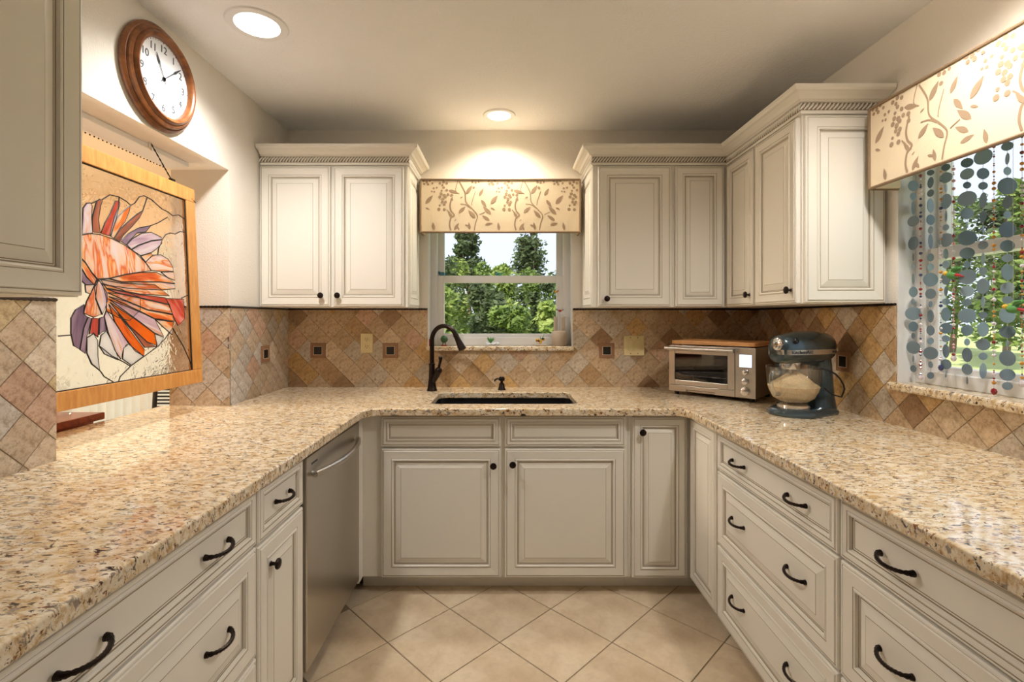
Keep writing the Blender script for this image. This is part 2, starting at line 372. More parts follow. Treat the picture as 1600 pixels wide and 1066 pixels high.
# ------------------------------------------------------------------ downlights (real lamps)
def downlight(x, y, label, watts, lens='lamp', col=(1, .93, .82), dia=.2, lamp_name='downlight_lamp'):
    t = thing('recessed_downlight', label, 'light', (x, y, ZC), 0, 'recessed ceiling lights')
    r = dia/2
    MB().lathe([(r*.70, -.001), (r*.72, -.006), (r*.96, -.006), (r, -.0005)], 36, caps=False).build('trim_ring', 'white', t, smooth=True)
    MB().lathe([(1e-5, -.0035), (r*.70, -.0035)], 36, caps=False).build('lens', lens, t)
    l = bpy.data.lights.new(lamp_name, 'SPOT'); l.energy = watts; l.color = col; l.spot_size = math.radians(150); l.spot_blend = .75; l.shadow_soft_size = .07
    o = bpy.data.objects.new(lamp_name, l); COL.objects.link(o); o.parent = t; o.location = (0, 0, -.02)
downlight(PX(402, 1.952), 1.952, 'bright white recessed ceiling light beside the round clock', 32, col=(1, .96, .91), dia=.236)
downlight(PX(780, 2.827), 2.827, 'warm glowing recessed ceiling light above the sink window valance', 18, 'lampw', (1, .88, .70), dia=.19)
downlight(1.16, 1.30, 'recessed ceiling light above the patterned right window valance', 32, col=(1, .94, .86), lamp_name='downlight_lamp_offscreen')
# dining room lamp
l = bpy.data.lights.new('dining_lamp_offscreen', 'POINT'); l.energy = 64; l.color = (1, .80, .55); l.shadow_soft_size = .15
o = bpy.data.objects.new('dining_lamp_offscreen', l); COL.objects.link(o); o.location = (-3.2, 2.4, 1.72)

# ------------------------------------------------------------------ cabinets
DOOR = [(0, 0, 0), (0, .014, 0), (.003, .018, 0), (.0075, .0185, 1), (.0092, .0172, 0), (.012, .0205, 0)]
def front(parent, kind, x0, z0, x1, z1, knob=None, pulls=(), S=None, name=None):
    small = kind == 'drawer'; S = S or (.036 if small else .06)
    S = min(S, (z1-z0)*.3, (x1-x0)*.3)
    pr = DOOR+[(S-.014, .0185, 0), (S-.012, .0185, 1), (S-.0105, .0175, 0), (S-.006, .0205, 0), (S-.002, .019, 0), (S, .0115, 1), (S+.003, .0105, 0)]
    d = MB().loops(x0, z0, x1, z1, pr, cap=False)
    # dark reveal behind and closed back
    b = len(d.v); d.v += [(x0, 0, z0), (x1, 0, z0), (x1, 0, z1), (x0, 0, z1)]; d.f.append((b+3, b+2, b+1, b)); d.m.append(0)
    o = d.build(name or ('drawer_front' if kind != 'door' else 'door'), ['cab', 'glaze'], parent)
    if small: p2 = [(S, .0105, 0), (S+.006, .0105, 1), (S+.0085, .0105, 0)]
    else:
        R = min(.034, (x1-x0)*.1)
        p2 = [(S, .0105, 0), (S+.005, .0105, 1), (S+.0075, .0105, 0), (S+.009, .0112, 0), (S+R*.7, .0158, 0), (S+R, .0185, 1), (S+R+.0015, .0190, 0)]
    MB().loops(x0, z0, x1, z1, p2).build('raised_panel' if not small else 'recessed_panel', ['cab', 'glaze'], o)
    if knob:
        m4 = Matrix.Translation((knob[0], -.019, knob[1])) @ Matrix.Rotation(PI/2, 4, 'X')
        MB().lathe([(.008, 0), (.0055, .004), (.005, .013), (.009, .017), (.0155, .019), (.0165, .023), (.014, .0265), (.006, .0285), (1e-5, .029)], 18, m4).build('knob', 'bronze', o, smooth=True)
    for (px, pz) in pulls:
        b = MB(); L_ = .047; pts = []; rs = []
        for i in range(25):
            s = -1+2*i/24; pts.append((px+s*L_, -.021-.026*(1-s*s)**.6, pz-.004*(1-s*s))); rs.append((.0054 if i % 2 else .0043)*(1 if abs(s) < .9 else 1.15))
        b.tube(pts, rs, 8)
        for s in (-1, 1): b.tube([(px+s*L_, -.017, pz), (px+s*L_, -.026, pz)], [.008, .0065], 10)
        b.build('pull_handle', 'bronze', o, smooth=True)
    return o
def base_cab(label, loc, rz, width, depth, fronts, toe=.075, zb=.084, group=None, x_lo=0, hollow=False):
    c = thing('base_cabinet', label, 'cabinet', loc, rz, group)
    b = MB().box(x_lo, 0, zb, width, depth, CB-.002).box(x_lo, toe, 0, width, depth, zb)
    if hollow: b = MB().box(x_lo, 0, zb, x_lo+.018, depth, CB-.002).box(width-.018, 0, zb, width, depth, CB-.002).box(x_lo+.018, 0, zb, width-.018, depth, zb+.018).box(x_lo+.018, depth-.012, zb+.018, width-.018, depth, CB-.002).box(x_lo+.018, 0, zb+.018, width-.018, .018, CB-.002).box(x_lo, toe, 0, width, depth, zb)
    b.build('body', 'cab', c)
    MB().box(x_lo, toe-.004, .0, width, toe, zb-.001).build('toe_kick', 'cab', c)
    for f in fronts: front(c, **f)
    return c
FB, FL, FR = 2.355+.0205, -.70-.0205, .889+.0205       # face-frame planes
Zd1, Zd0 = .868, .716
# sink cabinet (with filler strip toward the dishwasher)
X = lambda px: PX(px, 2.355)
ox = FL+.001
c = base_cab('wide cream sink base cabinet with two false drawers over two doors', (0, FB, 0), 0, X(982.5), PB-FB-.002, [
    dict(kind='drawer', x0=X(595.5), x1=X(782), z0=.724, z1=.868), dict(kind='drawer', x0=X(789), x1=X(977.5), z0=.724, z1=.868),
    dict(kind='door', x0=X(595.5), x1=X(782), z0=.089, z1=.712, knob=(X(771), PZ(727, 2.355))),
    dict(kind='door', x0=X(789), x1=X(977.5), z0=.089, z1=.712, knob=(X(801), PZ(725, 2.355)))], x_lo=ox, hollow=True)
# corner cabinet: L of two narrow doors
c = thing('base_cabinet', 'cream corner base cabinet with two narrow doors meeting at an inside angle', 'cabinet', (0, 0, 0))
MB().box(X(983), FB, .084, PR-.002, PB-.002, CB-.002).box(FR, 2.062, .084, PR-.002, FB, CB-.002).box(X(983), FB+.075, 0, PR-.002, PB-.002, .084).box(FR+.075, 2.062, 0, PR-.002, FB+.075, .084).build('body', 'cab', c)
MB().box(X(983), FB+.071, 0, FR+.075, FB+.075, .083).box(FR+.071, 2.062, 0, FR+.075, FB+.071, .083).build('toe_kick', 'cab', c)
ca = bpy.data.objects.new('tmp', None)
def shifted(parent, loc, rz, **f):
    o = front(parent, **f); o.location = loc; o.rotation_euler = (0, 0, rz); return o
shifted(c, (0, FB, 0), 0, kind='door', x0=X(988.5), x1=X(1073.5), z0=.087, z1=.866, knob=(X(1003), PZ(675, 2.355)), S=.05)
shifted(c, (FR, 2.372, 0), -PI/2, kind='door', x0=.012, x1=2.372-2.07, z0=.087, z1=.866, S=.05)
# right drawer banks
def bank(label, loc, rz, wd, group):
    p1, p2 = .19, wd-.19
    q = lambda z: [(p1, z), (p2, z)]
    return base_cab(label, loc, rz, wd, .645, [
        dict(kind='drawer', x0=.004, x1=wd-.004, z0=Zd0-.006, z1=Zd1, pulls=q(.787)),
        dict(kind='drawer_deep', x0=.004, x1=wd-.004, z0=.398, z1=.702, pulls=q(.56), S=.058),
        dict(kind='drawer_deep', x0=.004, x1=wd-.004, z0=.087, z1=.390, pulls=q(.25), S=.058)], group=group)
W1 = 2.058-1.304
bank('cream three drawer base cabinet beside the narrow corner doors', (FR, 2.058, 0), -PI/2, W1, 'drawer base cabinets')
bank('cream three drawer base cabinet under the shell strand window', (FR, 1.302, 0), -PI/2, .76, 'drawer base cabinets')
bank('cream drawer base cabinet at the open end under the window side counter', (FR, .540, 0), -PI/2, .64, 'drawer base cabinets')
# left run : local x is +y
c = base_cab('narrow cream base cabinet with one drawer over one door beside the dishwasher', (FL, 1.374, 0), PI/2, .312, .64, [
    dict(kind='drawer', x0=.004, x1=.308, z0=Zd0-.012, z1=Zd1, pulls=[(.155, .787)]),
    dict(kind='door', x0=.004, x1=.308, z0=.087, z1=.694, knob=(.075, .615))])
bank('cream three drawer base cabinet next to the narrow drawer and door cabinet', (FL, 1.372-.755, 0), PI/2, .755, 'drawer base cabinets')
bank('cream drawer base cabinet at the open end under the pass-through counter', (FL, 1.370-.755-.715, 0), PI/2, .715, 'drawer base cabinets')

# dishwasher
t = thing('dishwasher', 'stainless steel dishwasher with a bowed towel-bar handle beside the sink cabinet', 'dishwasher', (FL, 1.688, 0), PI/2)
DW = .668
MB().box(0.002, 0, .10, DW-.002, .6, CB-.003).box(.01, .07, 0, DW-.01, .6, .10).build('tub', 'black', t)
MB().box(.012, -.024, .105, DW-.05, 0, CB-.022).build('door_panel', 'steel', t, bev=.004)
MB().box(.006, -.012, CB-.021, DW-.046, 0, CB-.006).build('control_edge', 'black', t)
b = MB(); pts = []
for i in range(21):
    s = -1+2*i/20; pts.append((.315+s*.255, -.034-.042*(1-s*s), .785))
b.tube(pts, .0115, 12); 
for s in (-1, 1): b.tube([(.315+s*.25, -.02, .785), (.315+s*.25, -.04, .785)], .011, 10)
b.build('handle', 'steel', t, smooth=True)
MB().box(.05, -.0246, .822, .105, -.024, .828).build('badge', 'ink', t)
MB().box(DW-.045, -.0205, .084, DW+.018, -.0005, CB-.003).build('filler_strip', 'cab', t)

# ------------------------------------------------------------------ granite worktop
def round_poly(P, rad):
    out = []
    n = len(P)
    for i in range(n):
        r = rad.get(i, 0); p = Vector(P[i])
        if not r: out.append(tuple(p)); continue
        a = (Vector(P[i-1])-p).normalized(); b = (Vector(P[(i+1) % n])-p).normalized(); ang = a.angle(b); d = r/math.tan(ang/2)
        c = p+(a+b).normalized()*(r/math.sin(ang/2)); s, e = p+a*d-c, p+b*d-c
        a0 = math.atan2(s.y, s.x); a1 = math.atan2(e.y, e.x); da = (a1-a0+PI) % (2*PI)-PI
        for k in range(7): out.append((c.x+r*math.cos(a0+da*k/6), c.y+r*math.sin(a0+da*k/6)))
    return out
EL, ER, EB = -.668, .858, 2.318
outer = [(EL, -.12), (EL, EB), (ER, EB), (ER, -.12), (XR+.006, -.12), (XR+.006, YB+.006), (XL-.006, YB+.006), (XL-.006, OY1+.004), (-1.70, OY1+.004), (-1.70, OY0+.003), (XL-.006, OY0+.003), (XL-.006, -.12)]
outer = round_poly(outer, {1: .07, 2: .07})
hole = round_poly([(-.386, 2.456), (-.386, 2.835), (.364, 2.835), (.364, 2.456)], {0: .04, 1: .04, 2: .04, 3: .04})
bm = bmesh.new(); edges = []
for P in (outer, hole):
    vv = [bm.verts.new((x, y, CB)) for x, y in P]; edges += [bm.edges.new((vv[i-1], vv[i])) for i in range(len(vv))]
bmesh.ops.triangle_fill(bm, edges=edges, use_beauty=True, use_dissolve=False)
r = bmesh.ops.extrude_face_region(bm, geom=bm.faces[:]); bmesh.ops.translate(bm, vec=(0, 0, CT-CB), verts=[g for g in r['geom'] if isinstance(g, bmesh.types.BMVert)])
bmesh.ops.recalc_face_normals(bm, faces=bm.faces); bmesh.ops.dissolve_limit(bm, angle_limit=.001, verts=bm.verts, edges=bm.edges)
me = bpy.data.meshes.new('worktop'); bm.to_mesh(me); bm.free(); me.materials.append(M['granite'])
o = bpy.data.objects.new('worktop', me); COL.objects.link(o); bv = o.modifiers.new('nose', 'BEVEL'); bv.width = .011; bv.segments = 4; bv.limit_method = 'ANGLE'; bv.angle_limit = 1.0
tag(o, 'U-shaped polished beige granite worktop with dark flecks running over all base cabinets', 'countertop')
# sink
b = MB(); zt = CB-.001
P0 = round_poly([(-.396, 2.446), (.374, 2.446), (.374, 2.845), (-.396, 2.845)], {0: .05, 1: .05, 2: .05, 3: .05})
def ringpts(P, inset, z):
    cx, cy = sum(p[0] for p in P)/len(P), sum(p[1] for p in P)/len(P)
    return [(cx+(x-cx)*(1-inset/.385), cy+(y-cy)*(1-inset/.2), z) for x, y in P]
lv = [ringpts(P0, -.008, zt), ringpts(P0, 0.0, zt), ringpts(P0, .012, zt-.16), ringpts(P0, .04, zt-.185)]
n = len(P0); vs_ = sum(lv, []); fs_ = [(i*n+k, i*n+(k+1) % n, (i+1)*n+(k+1) % n, (i+1)*n+k) for i in range(3) for k in range(n)]+[tuple(3*n+k for k in range(n))]
s = thing('sink', 'black undermount rectangular kitchen sink set in the granite', 'sink', (0, 0, 0))
b.add(vs_, fs_).build('bowl', 'black', s, smooth=True)
MB().lathe([(.042, 0), (.042, .003), (.03, .004), (.02, .001), (1e-5, .001)], 20, Matrix.Translation((0, 2.66, zt-.186))).build('drain', 'steel', s, smooth=True)

# ------------------------------------------------------------------ upper cabinets
UB, UT = 1.407, 2.193
FU = 2.689+.0205; FUR = 1.2137+.0205
def Xu(px): return PX(px, 2.689)
UP = dict(z0=UB+.004, z1=UT-.006)
c = thing('wall_cabinet', 'cream two door wall cabinet between the clock wall and the sink window', 'cabinet', (0, FU, 0))
XE = -.548
MB().box(PL+.002, 0, UB, XE, PB-FU-.001, UT+.02).build('body', 'cab', c)
front(c, 'door', Xu(405.5), x1=Xu(515.5), knob=(Xu(502.5), PZ(462, 2.689)), **UP)
front(c, 'door', Xu(520.5), x1=Xu(630.5), knob=(Xu(528.5), PZ(462, 2.689)), **UP)
shifted(c, (XE-.0135, 0, 0), PI/2, kind='door', x0=.012, x1=PB-FU-.012, z0=UB+.004, z1=UT-.006, name='end_panel')
XA = .482
c = thing('wall_cabinet', 'cream single door wall cabinet between the sink window and the corner cabinet', 'cabinet', (0, FU, 0))
MB().box(XA, 0, UB, Xu(1052), PB-FU-.001, UT+.02).build('body', 'cab', c)
front(c, 'door', Xu(935), x1=Xu(1048.5), knob=(Xu(947.5), PZ(467, 2.689)), **UP)
shifted(c, (XA+.0135, PB-FU, 0), -PI/2, kind='door', x0=.012, x1=PB-FU-.012, z0=UB+.004, z1=UT-.006, name='end_panel')
c = thing('wall_cabinet', 'cream corner wall cabinet with two narrow doors above the toaster oven', 'cabinet', (0, 0, 0))
MB().box(Xu(1052)+.001, FU, UB, PR-.002, PB-.002, UT+.02).box(FUR, 2.391, UB, PR-.002, FU, UT+.02).build('body', 'cab', c)
shifted(c, (0, FU, 0), 0, kind='door', x0=Xu(1056), x1=Xu(1131.5), S=.052, **UP)
shifted(c, (FUR, FU, 0), -PI/2, kind='door', x0=.024, x1=FU-2.40, S=.052, knob=(FU-2.40-.03, PZ(461, 2.46)), **UP)
YE = 2.030
c = thing('wall_cabinet', 'cream wall cabinet with a raised end panel beside the shell strand window', 'cabinet', (0, 0, 0))
MB().box(FUR, YE, UB, PR-.002, 2.389, UT+.02).build('body', 'cab', c)
shifted(c, (FUR, 2.389, 0), -PI/2, kind='door', x0=.008, x1=2.389-YE-.012, S=.055, knob=(2.389-YE-.045, PZ(454, 2.10)), **UP)
shifted(c, (0, YE+.0005, 0), 0, kind='door', x0=FUR+.004, x1=PR-.012, name='end_panel', S=.06, **UP)
c = thing('wall_cabinet', 'cream wall cabinet hanging on the clock wall by the pass-through', 'cabinet', (0, 0, 0))
FUL = -1.005-.0205
MB().box(PL+.002, .30, 1.397, FUL, 1.166, UT+.02).build('body', 'cab', c)
shifted(c, (FUL, .30, 0), PI/2, kind='door', x0=.436, x1=.858, z0=1.400, z1=UT-.006, S=.062)
shifted(c, (FUL, .30, 0), PI/2, kind='door', x0=.006, x1=.430, z0=1.400, z1=UT-.006, S=.062)
# crown mouldings
def sweep(path, prof, z0=0):
    n = len(path); vs_, fs_ = [], []
    nr = [Vector(((path[i+1][1]-path[i][1]), -(path[i+1][0]-path[i][0]))).normalized() for i in range(n-1)]
    for i in range(n):
        if i == 0: m_ = nr[0]
        elif i == n-1: m_ = nr[-1]
        else:
            m_ = (nr[i-1]+nr[i]).normalized(); m_ = m_/max(.2, m_.dot(nr[i]))
        for o_, z in prof: vs_.append((path[i][0]+m_.x*o_, path[i][1]+m_.y*o_, z))
    k_ = len(prof)
    for i in range(n-1):
        for j in range(k_): fs_.append((i*k_+j, i*k_+(j+1) % k_, (i+1)*k_+(j+1) % k_, (i+1)*k_+j))
    fs_.append(tuple(range(k_))); fs_.append(tuple((n-1)*k_+j for j in range(k_-1, -1, -1)))
    return vs_, fs_
def crown(label, path):
    t = thing('crown_moulding', label, 'moulding', (0, 0, 0))
    prof = [(-.01, 2.196), (.010, 2.196), (.012, 2.203), (.009, 2.209), (.004, 2.211), (.004, 2.244), (.012, 2.246), (.016, 2.250), (.022, 2.252), (.030, 2.262), (.046, 2.272), (.058, 2.275), (.062, 2.279), (.064, 2.281), (.064, 2.296), (-.01, 2.296)]
    v_, f_ = sweep(path, prof); MB().add(v_, f_).build('cornice', 'cab', t, fix=True)
    b = MB()
    for p, q in zip(path, path[1:]):
        p, q = Vector(p), Vector(q); d = (q-p).normalized(); nn = Vector((d.y, -d.x)); Ls = (q-p).length; k_ = int(Ls/.0165)
        for i in range(k_+1):
            s = p+d*(Ls*i/max(1, k_))+nn*.006
            b.tube([(s.x-d.x*.011, s.y-d.y*.011, 2.2145), (s.x+nn.x*.005, s.y+nn.y*.005, 2.2275), (s.x+d.x*.011, s.y+d.y*.011, 2.2405)], [.0028, .0046, .0028], 6)
    b.build('rope_trim', 'cab', t, smooth=True)
    v_, f_ = sweep(path, [(.0042, 2.212), (.0050, 2.212), (.0050, 2.243), (.0042, 2.243)]); MB().add(v_, f_).build('rope_groove', 'glaze', t, fix=True)
crown('cream crown moulding with rope trim along the two door wall cabinet', [(XL+.002, FU-.001), (XE+.001, FU-.001), (XE+.001, PB-.003)])
crown('cream crown moulding with rope trim stepping around the corner wall cabinets', [(XA-.001, PB-.003), (XA-.001, FU-.001), (FUR-.001, FU-.001), (FUR-.001, YE-.001), (PR-.004, YE-.001)])

# ------------------------------------------------------------------ windows
def dh_window(name, mtx, w_, h_, mid, fw=.05, parent_struct=True):
    """double-hung window in local x (width) / z (height), y is depth outward"""
    t = bpy.data.objects.new(name, None); COL.objects.link(t); t.matrix_world = mtx; struct(t)
    def frame(nm, x0, z0, x1, z1, y0, y1, f, fb=None, ft=None):
        fb = fb or f; ft = ft or f; b = MB()
        b.box(x0, y0, z0, x0+f, y1, z1).box(x1-f, y0, z0, x1, y1, z1).box(x0+f, y0, z0, x1-f, y1, z0+fb).box(x0+f, y0, z1-ft, x1-f, y1, z1)
        return b.build(nm, 'white', t, bev=.003)
    frame('window_frame', 0, 0, w_, h_, .07, .155, fw)
    a = frame('upper_sash', fw-.01, mid-.005, w_-fw+.01, h_-.01, .118, .145, .05, .04)
    b = frame('lower_sash', fw-.012, .012, w_-fw+.012, mid+.04, .082, .116, .055, .062, .045)
    MB().box(fw+.035, .129, mid+.03, w_-fw-.035, .132, h_-.05).build('pane', 'glass', a)
    MB().box(fw+.035, .098, .065, w_-fw-.035, .101, mid).build('pane', 'glass', b)
    return t
SZ = 1.171
wd = dh_window('window_1', Matrix.Translation((WX0, PB, SZ)), WX1-WX0, WZ1-SZ, PZ(436, 3.15)-SZ-.02)
struct(boxes('trim_1', [(WX0, PB-.001, SZ, WX0+.006, PB+.07, WZ1), (WX1-.006, PB-.001, SZ, WX1, PB+.07, WZ1)], 'white'))
m4 = Matrix.Translation((PR, RY1, 1.088)) @ Matrix.Rotation(-PI/2, 4, 'Z')
wd2 = dh_window('window_2', m4, RY1-RY0, RZ1-1.088, .49)
struct(boxes('trim_2', [(PR-.001, RY1-.006, 1.088, PR+.07, RY1, RZ1)], 'white'))
o = MB().box(WX0-.006, YB-.022, WZ0, WX1+.006, PB+.09, SZ).build('window_sill', 'granite', bev=.008); tag(o, 'beige granite sill under the sink window', 'window sill')
o = MB().box(XR-.022, RY0-.05, RZ0, PR+.09, RY1+.02, 1.088).build('window_sill', 'granite', bev=.008); tag(o, 'beige granite sill under the shell strand window', 'window sill')

# ------------------------------------------------------------------ valances with printed vine
def leaf(b, g, u, v, l, ang, wd_=.34):
    P = []
    for i in range(9):
        s = i/8; P.append((s*l, wd_*l*.5*math.sin(PI*s**.8)))
    P += [(x, -y) for x, y in P[-2:0:-1]]; ca_, sa = math.cos(ang), math.sin(ang)
    b.add([g(u+x*ca_-y*sa, v+x*sa+y*ca_) for x, y in P], [tuple(range(len(P)))])
def stroke(b, g, pts, w_):
    pts = [Vector(p) for p in pts]; sm = []
    for i in range(len(pts)-1):
        p0, p1, p2, p3 = pts[max(i-1, 0)], pts[i], pts[i+1], pts[min(i+2, len(pts)-1)]
        for k_ in range(5):
            t_ = k_/5; sm.append(.5*((2*p1)+(p2-p0)*t_+(2*p0-5*p1+4*p2-p3)*t_*t_+(3*p1-p0-3*p2+p3)*t_**3))
    sm.append(pts[-1]); vs_ = []
    for i, p in enumerate(sm):
        d = (sm[min(i+1, len(sm)-1)]-sm[max(i-1, 0)]).normalized(); n_ = Vector((-d.y, d.x))*w_/2; vs_ += [g(*(p+n_)), g(*(p-n_))]
    b.add(vs_, [(2*i, 2*i+1, 2*i+3, 2*i+2) for i in range(len(sm)-1)])
def vine(b, g, U0, U1, H):
    # motif in zoom units: repeat 520, height 410 ; (u right, v down)
    s = H/420
    cnt = [0]
    def G(x, y): return g(max(U0, min(U1, x)), max(.004, min(H-.006, y)), cnt[0]*2e-5)
    rep = 520*s; k0 = -1
    for r_ in range(-1, int((U1-U0)/rep)+2):
        o_ = U0+r_*rep
        P = lambda x, y: (o_+(x-80)*s, H-(y-120)*s)
        inside = lambda x: U0+.012 < o_+(x-80)*s < U1-.012
        def st(pts, w_):
            cnt[0] = (cnt[0]+1) % 40
            if all(inside(x) for x, y in pts): stroke(b, G, [P(*p) for p in pts], w_*s)
        st([(375, 130), (355, 205), (385, 235)], 5); st([(385, 135), (430, 220), (440, 300), (495, 360), (530, 410), (515, 470), (505, 525)], 8)
        st([(515, 215), (490, 290), (485, 325)], 5); st([(395, 315), (440, 322), (480, 350)], 6); st([(545, 400), (590, 380)], 5)
        st([(330, 260), (312, 320), (320, 370), (345, 405), (318, 430), (308, 480), (318, 525)], 11); st([(285, 360), (310, 385)], 6); st([(345, 450), (360, 440)], 4)
        for (x, y, l, a) in [(440, 235, 85, 55), (545, 250, 70, 60), (635, 315, 92, 50), (380, 385, 75, 42), (515, 428, 85, 132), (640, 400, 92, 135), (560, 282, 75, -55), (628, 448, 75, 145), (345, 525, 70, 58), (385, 525, 45, 120), (470, 520, 60, 100), (590, 482, 65, 12), (705, 525, 65, 100), (300, 205, 80, -18), (390, 270, 28, 30), (330, 425, 60, 125), (635, 345, 40, -25), (430, 480, 40, -25)]:
            cnt[0] = (cnt[0]+1) % 40
            if inside(x) and inside(x+l*math.cos(math.radians(a))): leaf(b, G, *P(x, y), l*s, math.radians(a))
        for (x, y, q) in [(100, 130, 11), (125, 140, 12), (150, 128, 11), (105, 155, 10), (135, 158, 11), (170, 150, 9), (230, 150, 12), (260, 140, 12), (285, 150, 11), (250, 165, 10), (180, 190, 9), (205, 185, 8), (165, 215, 7), (185, 218, 8), (260, 185, 11), (285, 205, 11), (245, 210, 9), (240, 235, 13), (265, 245, 13), (230, 260, 13), (255, 275, 13), (275, 260, 11), (250, 300, 12), (275, 300, 12), (265, 320, 12), (295, 240, 11), (325, 245, 12), (325, 280, 12), (228, 328, 9), (222, 358, 14), (265, 360, 13), (490, 140, 11), (515, 145, 11), (540, 140, 9), (500, 185, 11)]:
            if inside(x):
                cnt[0] = (cnt[0]+1) % 40; c_ = P(x, y); b.add([G(c_[0]+q*s*math.cos(2*PI*i/7), c_[1]+q*s*math.sin(2*PI*i/7)) for i in range(7)], [tuple(range(7))])
def valance(label, mtx, W, dp, H):
    """local x width, y- outward, z up; hollow box open below"""
    t = thing('window_valance', label, 'valance', (0, 0, 0)); t.matrix_world = mtx
    b = MB().box(0, -dp, 0, W, -dp+.015, H).box(0, -dp+.015, 0, .015, 0, H).box(W-.015, -dp+.015, 0, W, 0, H).box(.015, -dp+.015, H-.015, W-.015, 0, H)
    b.build('fabric_box', 'fabric', t, bev=.004)
    b = MB(); vine(b, lambda u, v, e: (u, -dp-.0006-e, v), .004, W-.004, H); b.build('printed_vine', 'print', t)
    b = MB()
    for z in (0, H): b.tube([(0, 0, z), (0, -dp, z), (W, -dp, z), (W, 0, z)], .0065, 8)
    b.build('piping', 'piping', t, smooth=True)
    b = MB()
    for x in (0, W): b.tube([(x, -dp-.001, 0), (x, -dp-.001, H)], .006, 8)
    b.build('side_piping', 'piping', t, smooth=True)
    return t
VD = .10; yv = PB-VD
vz0, vz1 = 1.868, 2.187
valance('flat box valance printed with brown berry vines above the sink window', Matrix.Translation((PX(657, yv), PB-.001, vz0)), PX(906.5, yv)-PX(657, yv), VD, vz1-vz0)
valance('flat box valance printed with brown berry vines above the shell strand window', Matrix.Translation((PR-.001, 1.962, vz0)) @ Matrix.Rotation(-PI/2, 4, 'Z'), 1.30, .115, vz1-vz0)

# ------------------------------------------------------------------ wall clock
CY, CZc, CR = 1.914, 2.287, .201
ax = Matrix(((0, 0, 1, PL), (1, 0, 0, CY), (0, 1, 0, CZc), (0, 0, 0, 1)))   # local x -> +Y, y -> up, z -> into room
t = thing('wall_clock', 'round wooden wall clock with a white face above the pass-through', 'clock'); t.matrix_world = ax
MB().lathe([(CR*.95, 0), (CR, .006), (CR, .016), (CR*.955, .024), (CR*.93, .024), (CR*.92, .032), (CR*.875, .038), (CR*.85, .036), (CR*.835, .044), (CR*.80, .050), (CR*.755, .047), (CR*.72, .036), (CR*.715, .0235)], 64, caps=False).build('case', 'wwood', t, smooth=True)
MB().lathe([(CR*.74, .024), (1e-5, .024)], 48, caps=False).build('dial', 'face', t)
for h in range(1, 13):
    a = 2*PI*h/12; rr_ = CR*.565; text(str(h), CR*.20, 'ink', t, Matrix.Translation((rr_*math.sin(a), rr_*math.cos(a), .0246)), 'numeral')
b = MB()
for m_ in range(60):
    a = 2*PI*m_/60; r0, r1 = CR*.685, CR*(.70 if m_ % 5 else .712); b.tube([(r0*math.sin(a), r0*math.cos(a), .0246), (r1*math.sin(a), r1*math.cos(a), .0246)], .0006 if m_ % 5 else .0011, 4)
b.build('minute_marks', 'ink', t)
def hand(name, ang, ln, w_):
    b = MB(); P = [(-w_*.35, -.02), (w_*.35, -.02), (w_*.35, ln*.55), (w_, ln*.66), (w_*.2, ln), (-w_*.2, ln), (-w_, ln*.66), (-w_*.35, ln*.55)]
    c_, s_ = math.cos(-ang), math.sin(-ang)
    b.prism(P, lambda u, v, q: (u*c_-v*s_, u*s_+v*c_, .027+q), .001); b.lathe([(.008, .0265), (.008, .029), (1e-5, .029)], 14); b.build(name, 'ink', t)
hand('hour_hand', math.radians(334), CR*.47, .005); hand('minute_hand', math.radians(49), CR*.64, .005)
MB().lathe([(CR*.74, .040), (1e-5, .0405)], 48, caps=False).build('crystal', 'glass', t)

# ------------------------------------------------------------------ stained glass panel hanging in the pass-through
P0 = Vector((-1.42, 1.479, 1.050)); tv = Vector((-.039, 0, .891)).normalized(); nv = Vector((0, 1, 0)).cross(tv)
PM = Matrix(((0, tv.x, nv.x, P0.x), (1, tv.y, nv.y, P0.y), (0, tv.z, nv.z, P0.z), (0, 0, 0, 1)))
def onpanel(x, y):
    d = Vector(((x-VX)/F, 1, -(y-VY)/F)); c_ = Vector((0, 0, CZ)); s_ = nv.dot(P0-c_)/nv.dot(d); p = c_+d*s_-P0
    return (p.y, p.dot(tv))
GA = lambda q: [onpanel(130+x/5.33, 260+y/5.33) for x, y in q]
GB = lambda q: [onpanel(60+x/3.553, 400+y/3.553) for x, y in q]
PW, PH, FW, LW = .779, .893, .062, .045
t = thing('stained_glass_panel', 'oak framed stained glass panel of an orange and white fish hanging in the pass-through', 'stained glass'); t.matrix_world = PM
for q in ((0, 0, PW, FW), (0, PH-FW, PW, PH), (0, FW, LW, PH-FW), (PW-FW, FW, PW, PH-FW)):
    MB().box(q[0], q[1], -.012, q[2], q[3], .012).build('frame_rail', 'oak', t, bev=.003)
m, N, L, p = newmat('rippled_glass')
p.inputs['Base Color'].default_value = (1, .985, .96, 1); p.inputs['Transmission Weight'].default_value = 1; p.inputs['Roughness'].default_value = .02; p.inputs['IOR'].default_value = 1.25
tc = N.new('ShaderNodeTexCoord'); nn = noise(N, L, tc.outputs['Object'], 22, 2, .5, .8); bp = N.new('ShaderNodeBump'); bp.inputs['Strength'].default_value = .35; bp.inputs['Distance'].default_value = .02
L.new(nn.outputs['Fac'], bp.inputs['Height']); L.new(bp.outputs[0], p.inputs['Normal']); M['ripple'] = m
MB().box(LW-.004, FW-.004, -.003, PW-FW+.004, PH-FW+.004, .001).build('clear_pane', 'ripple', t)
C = srgb
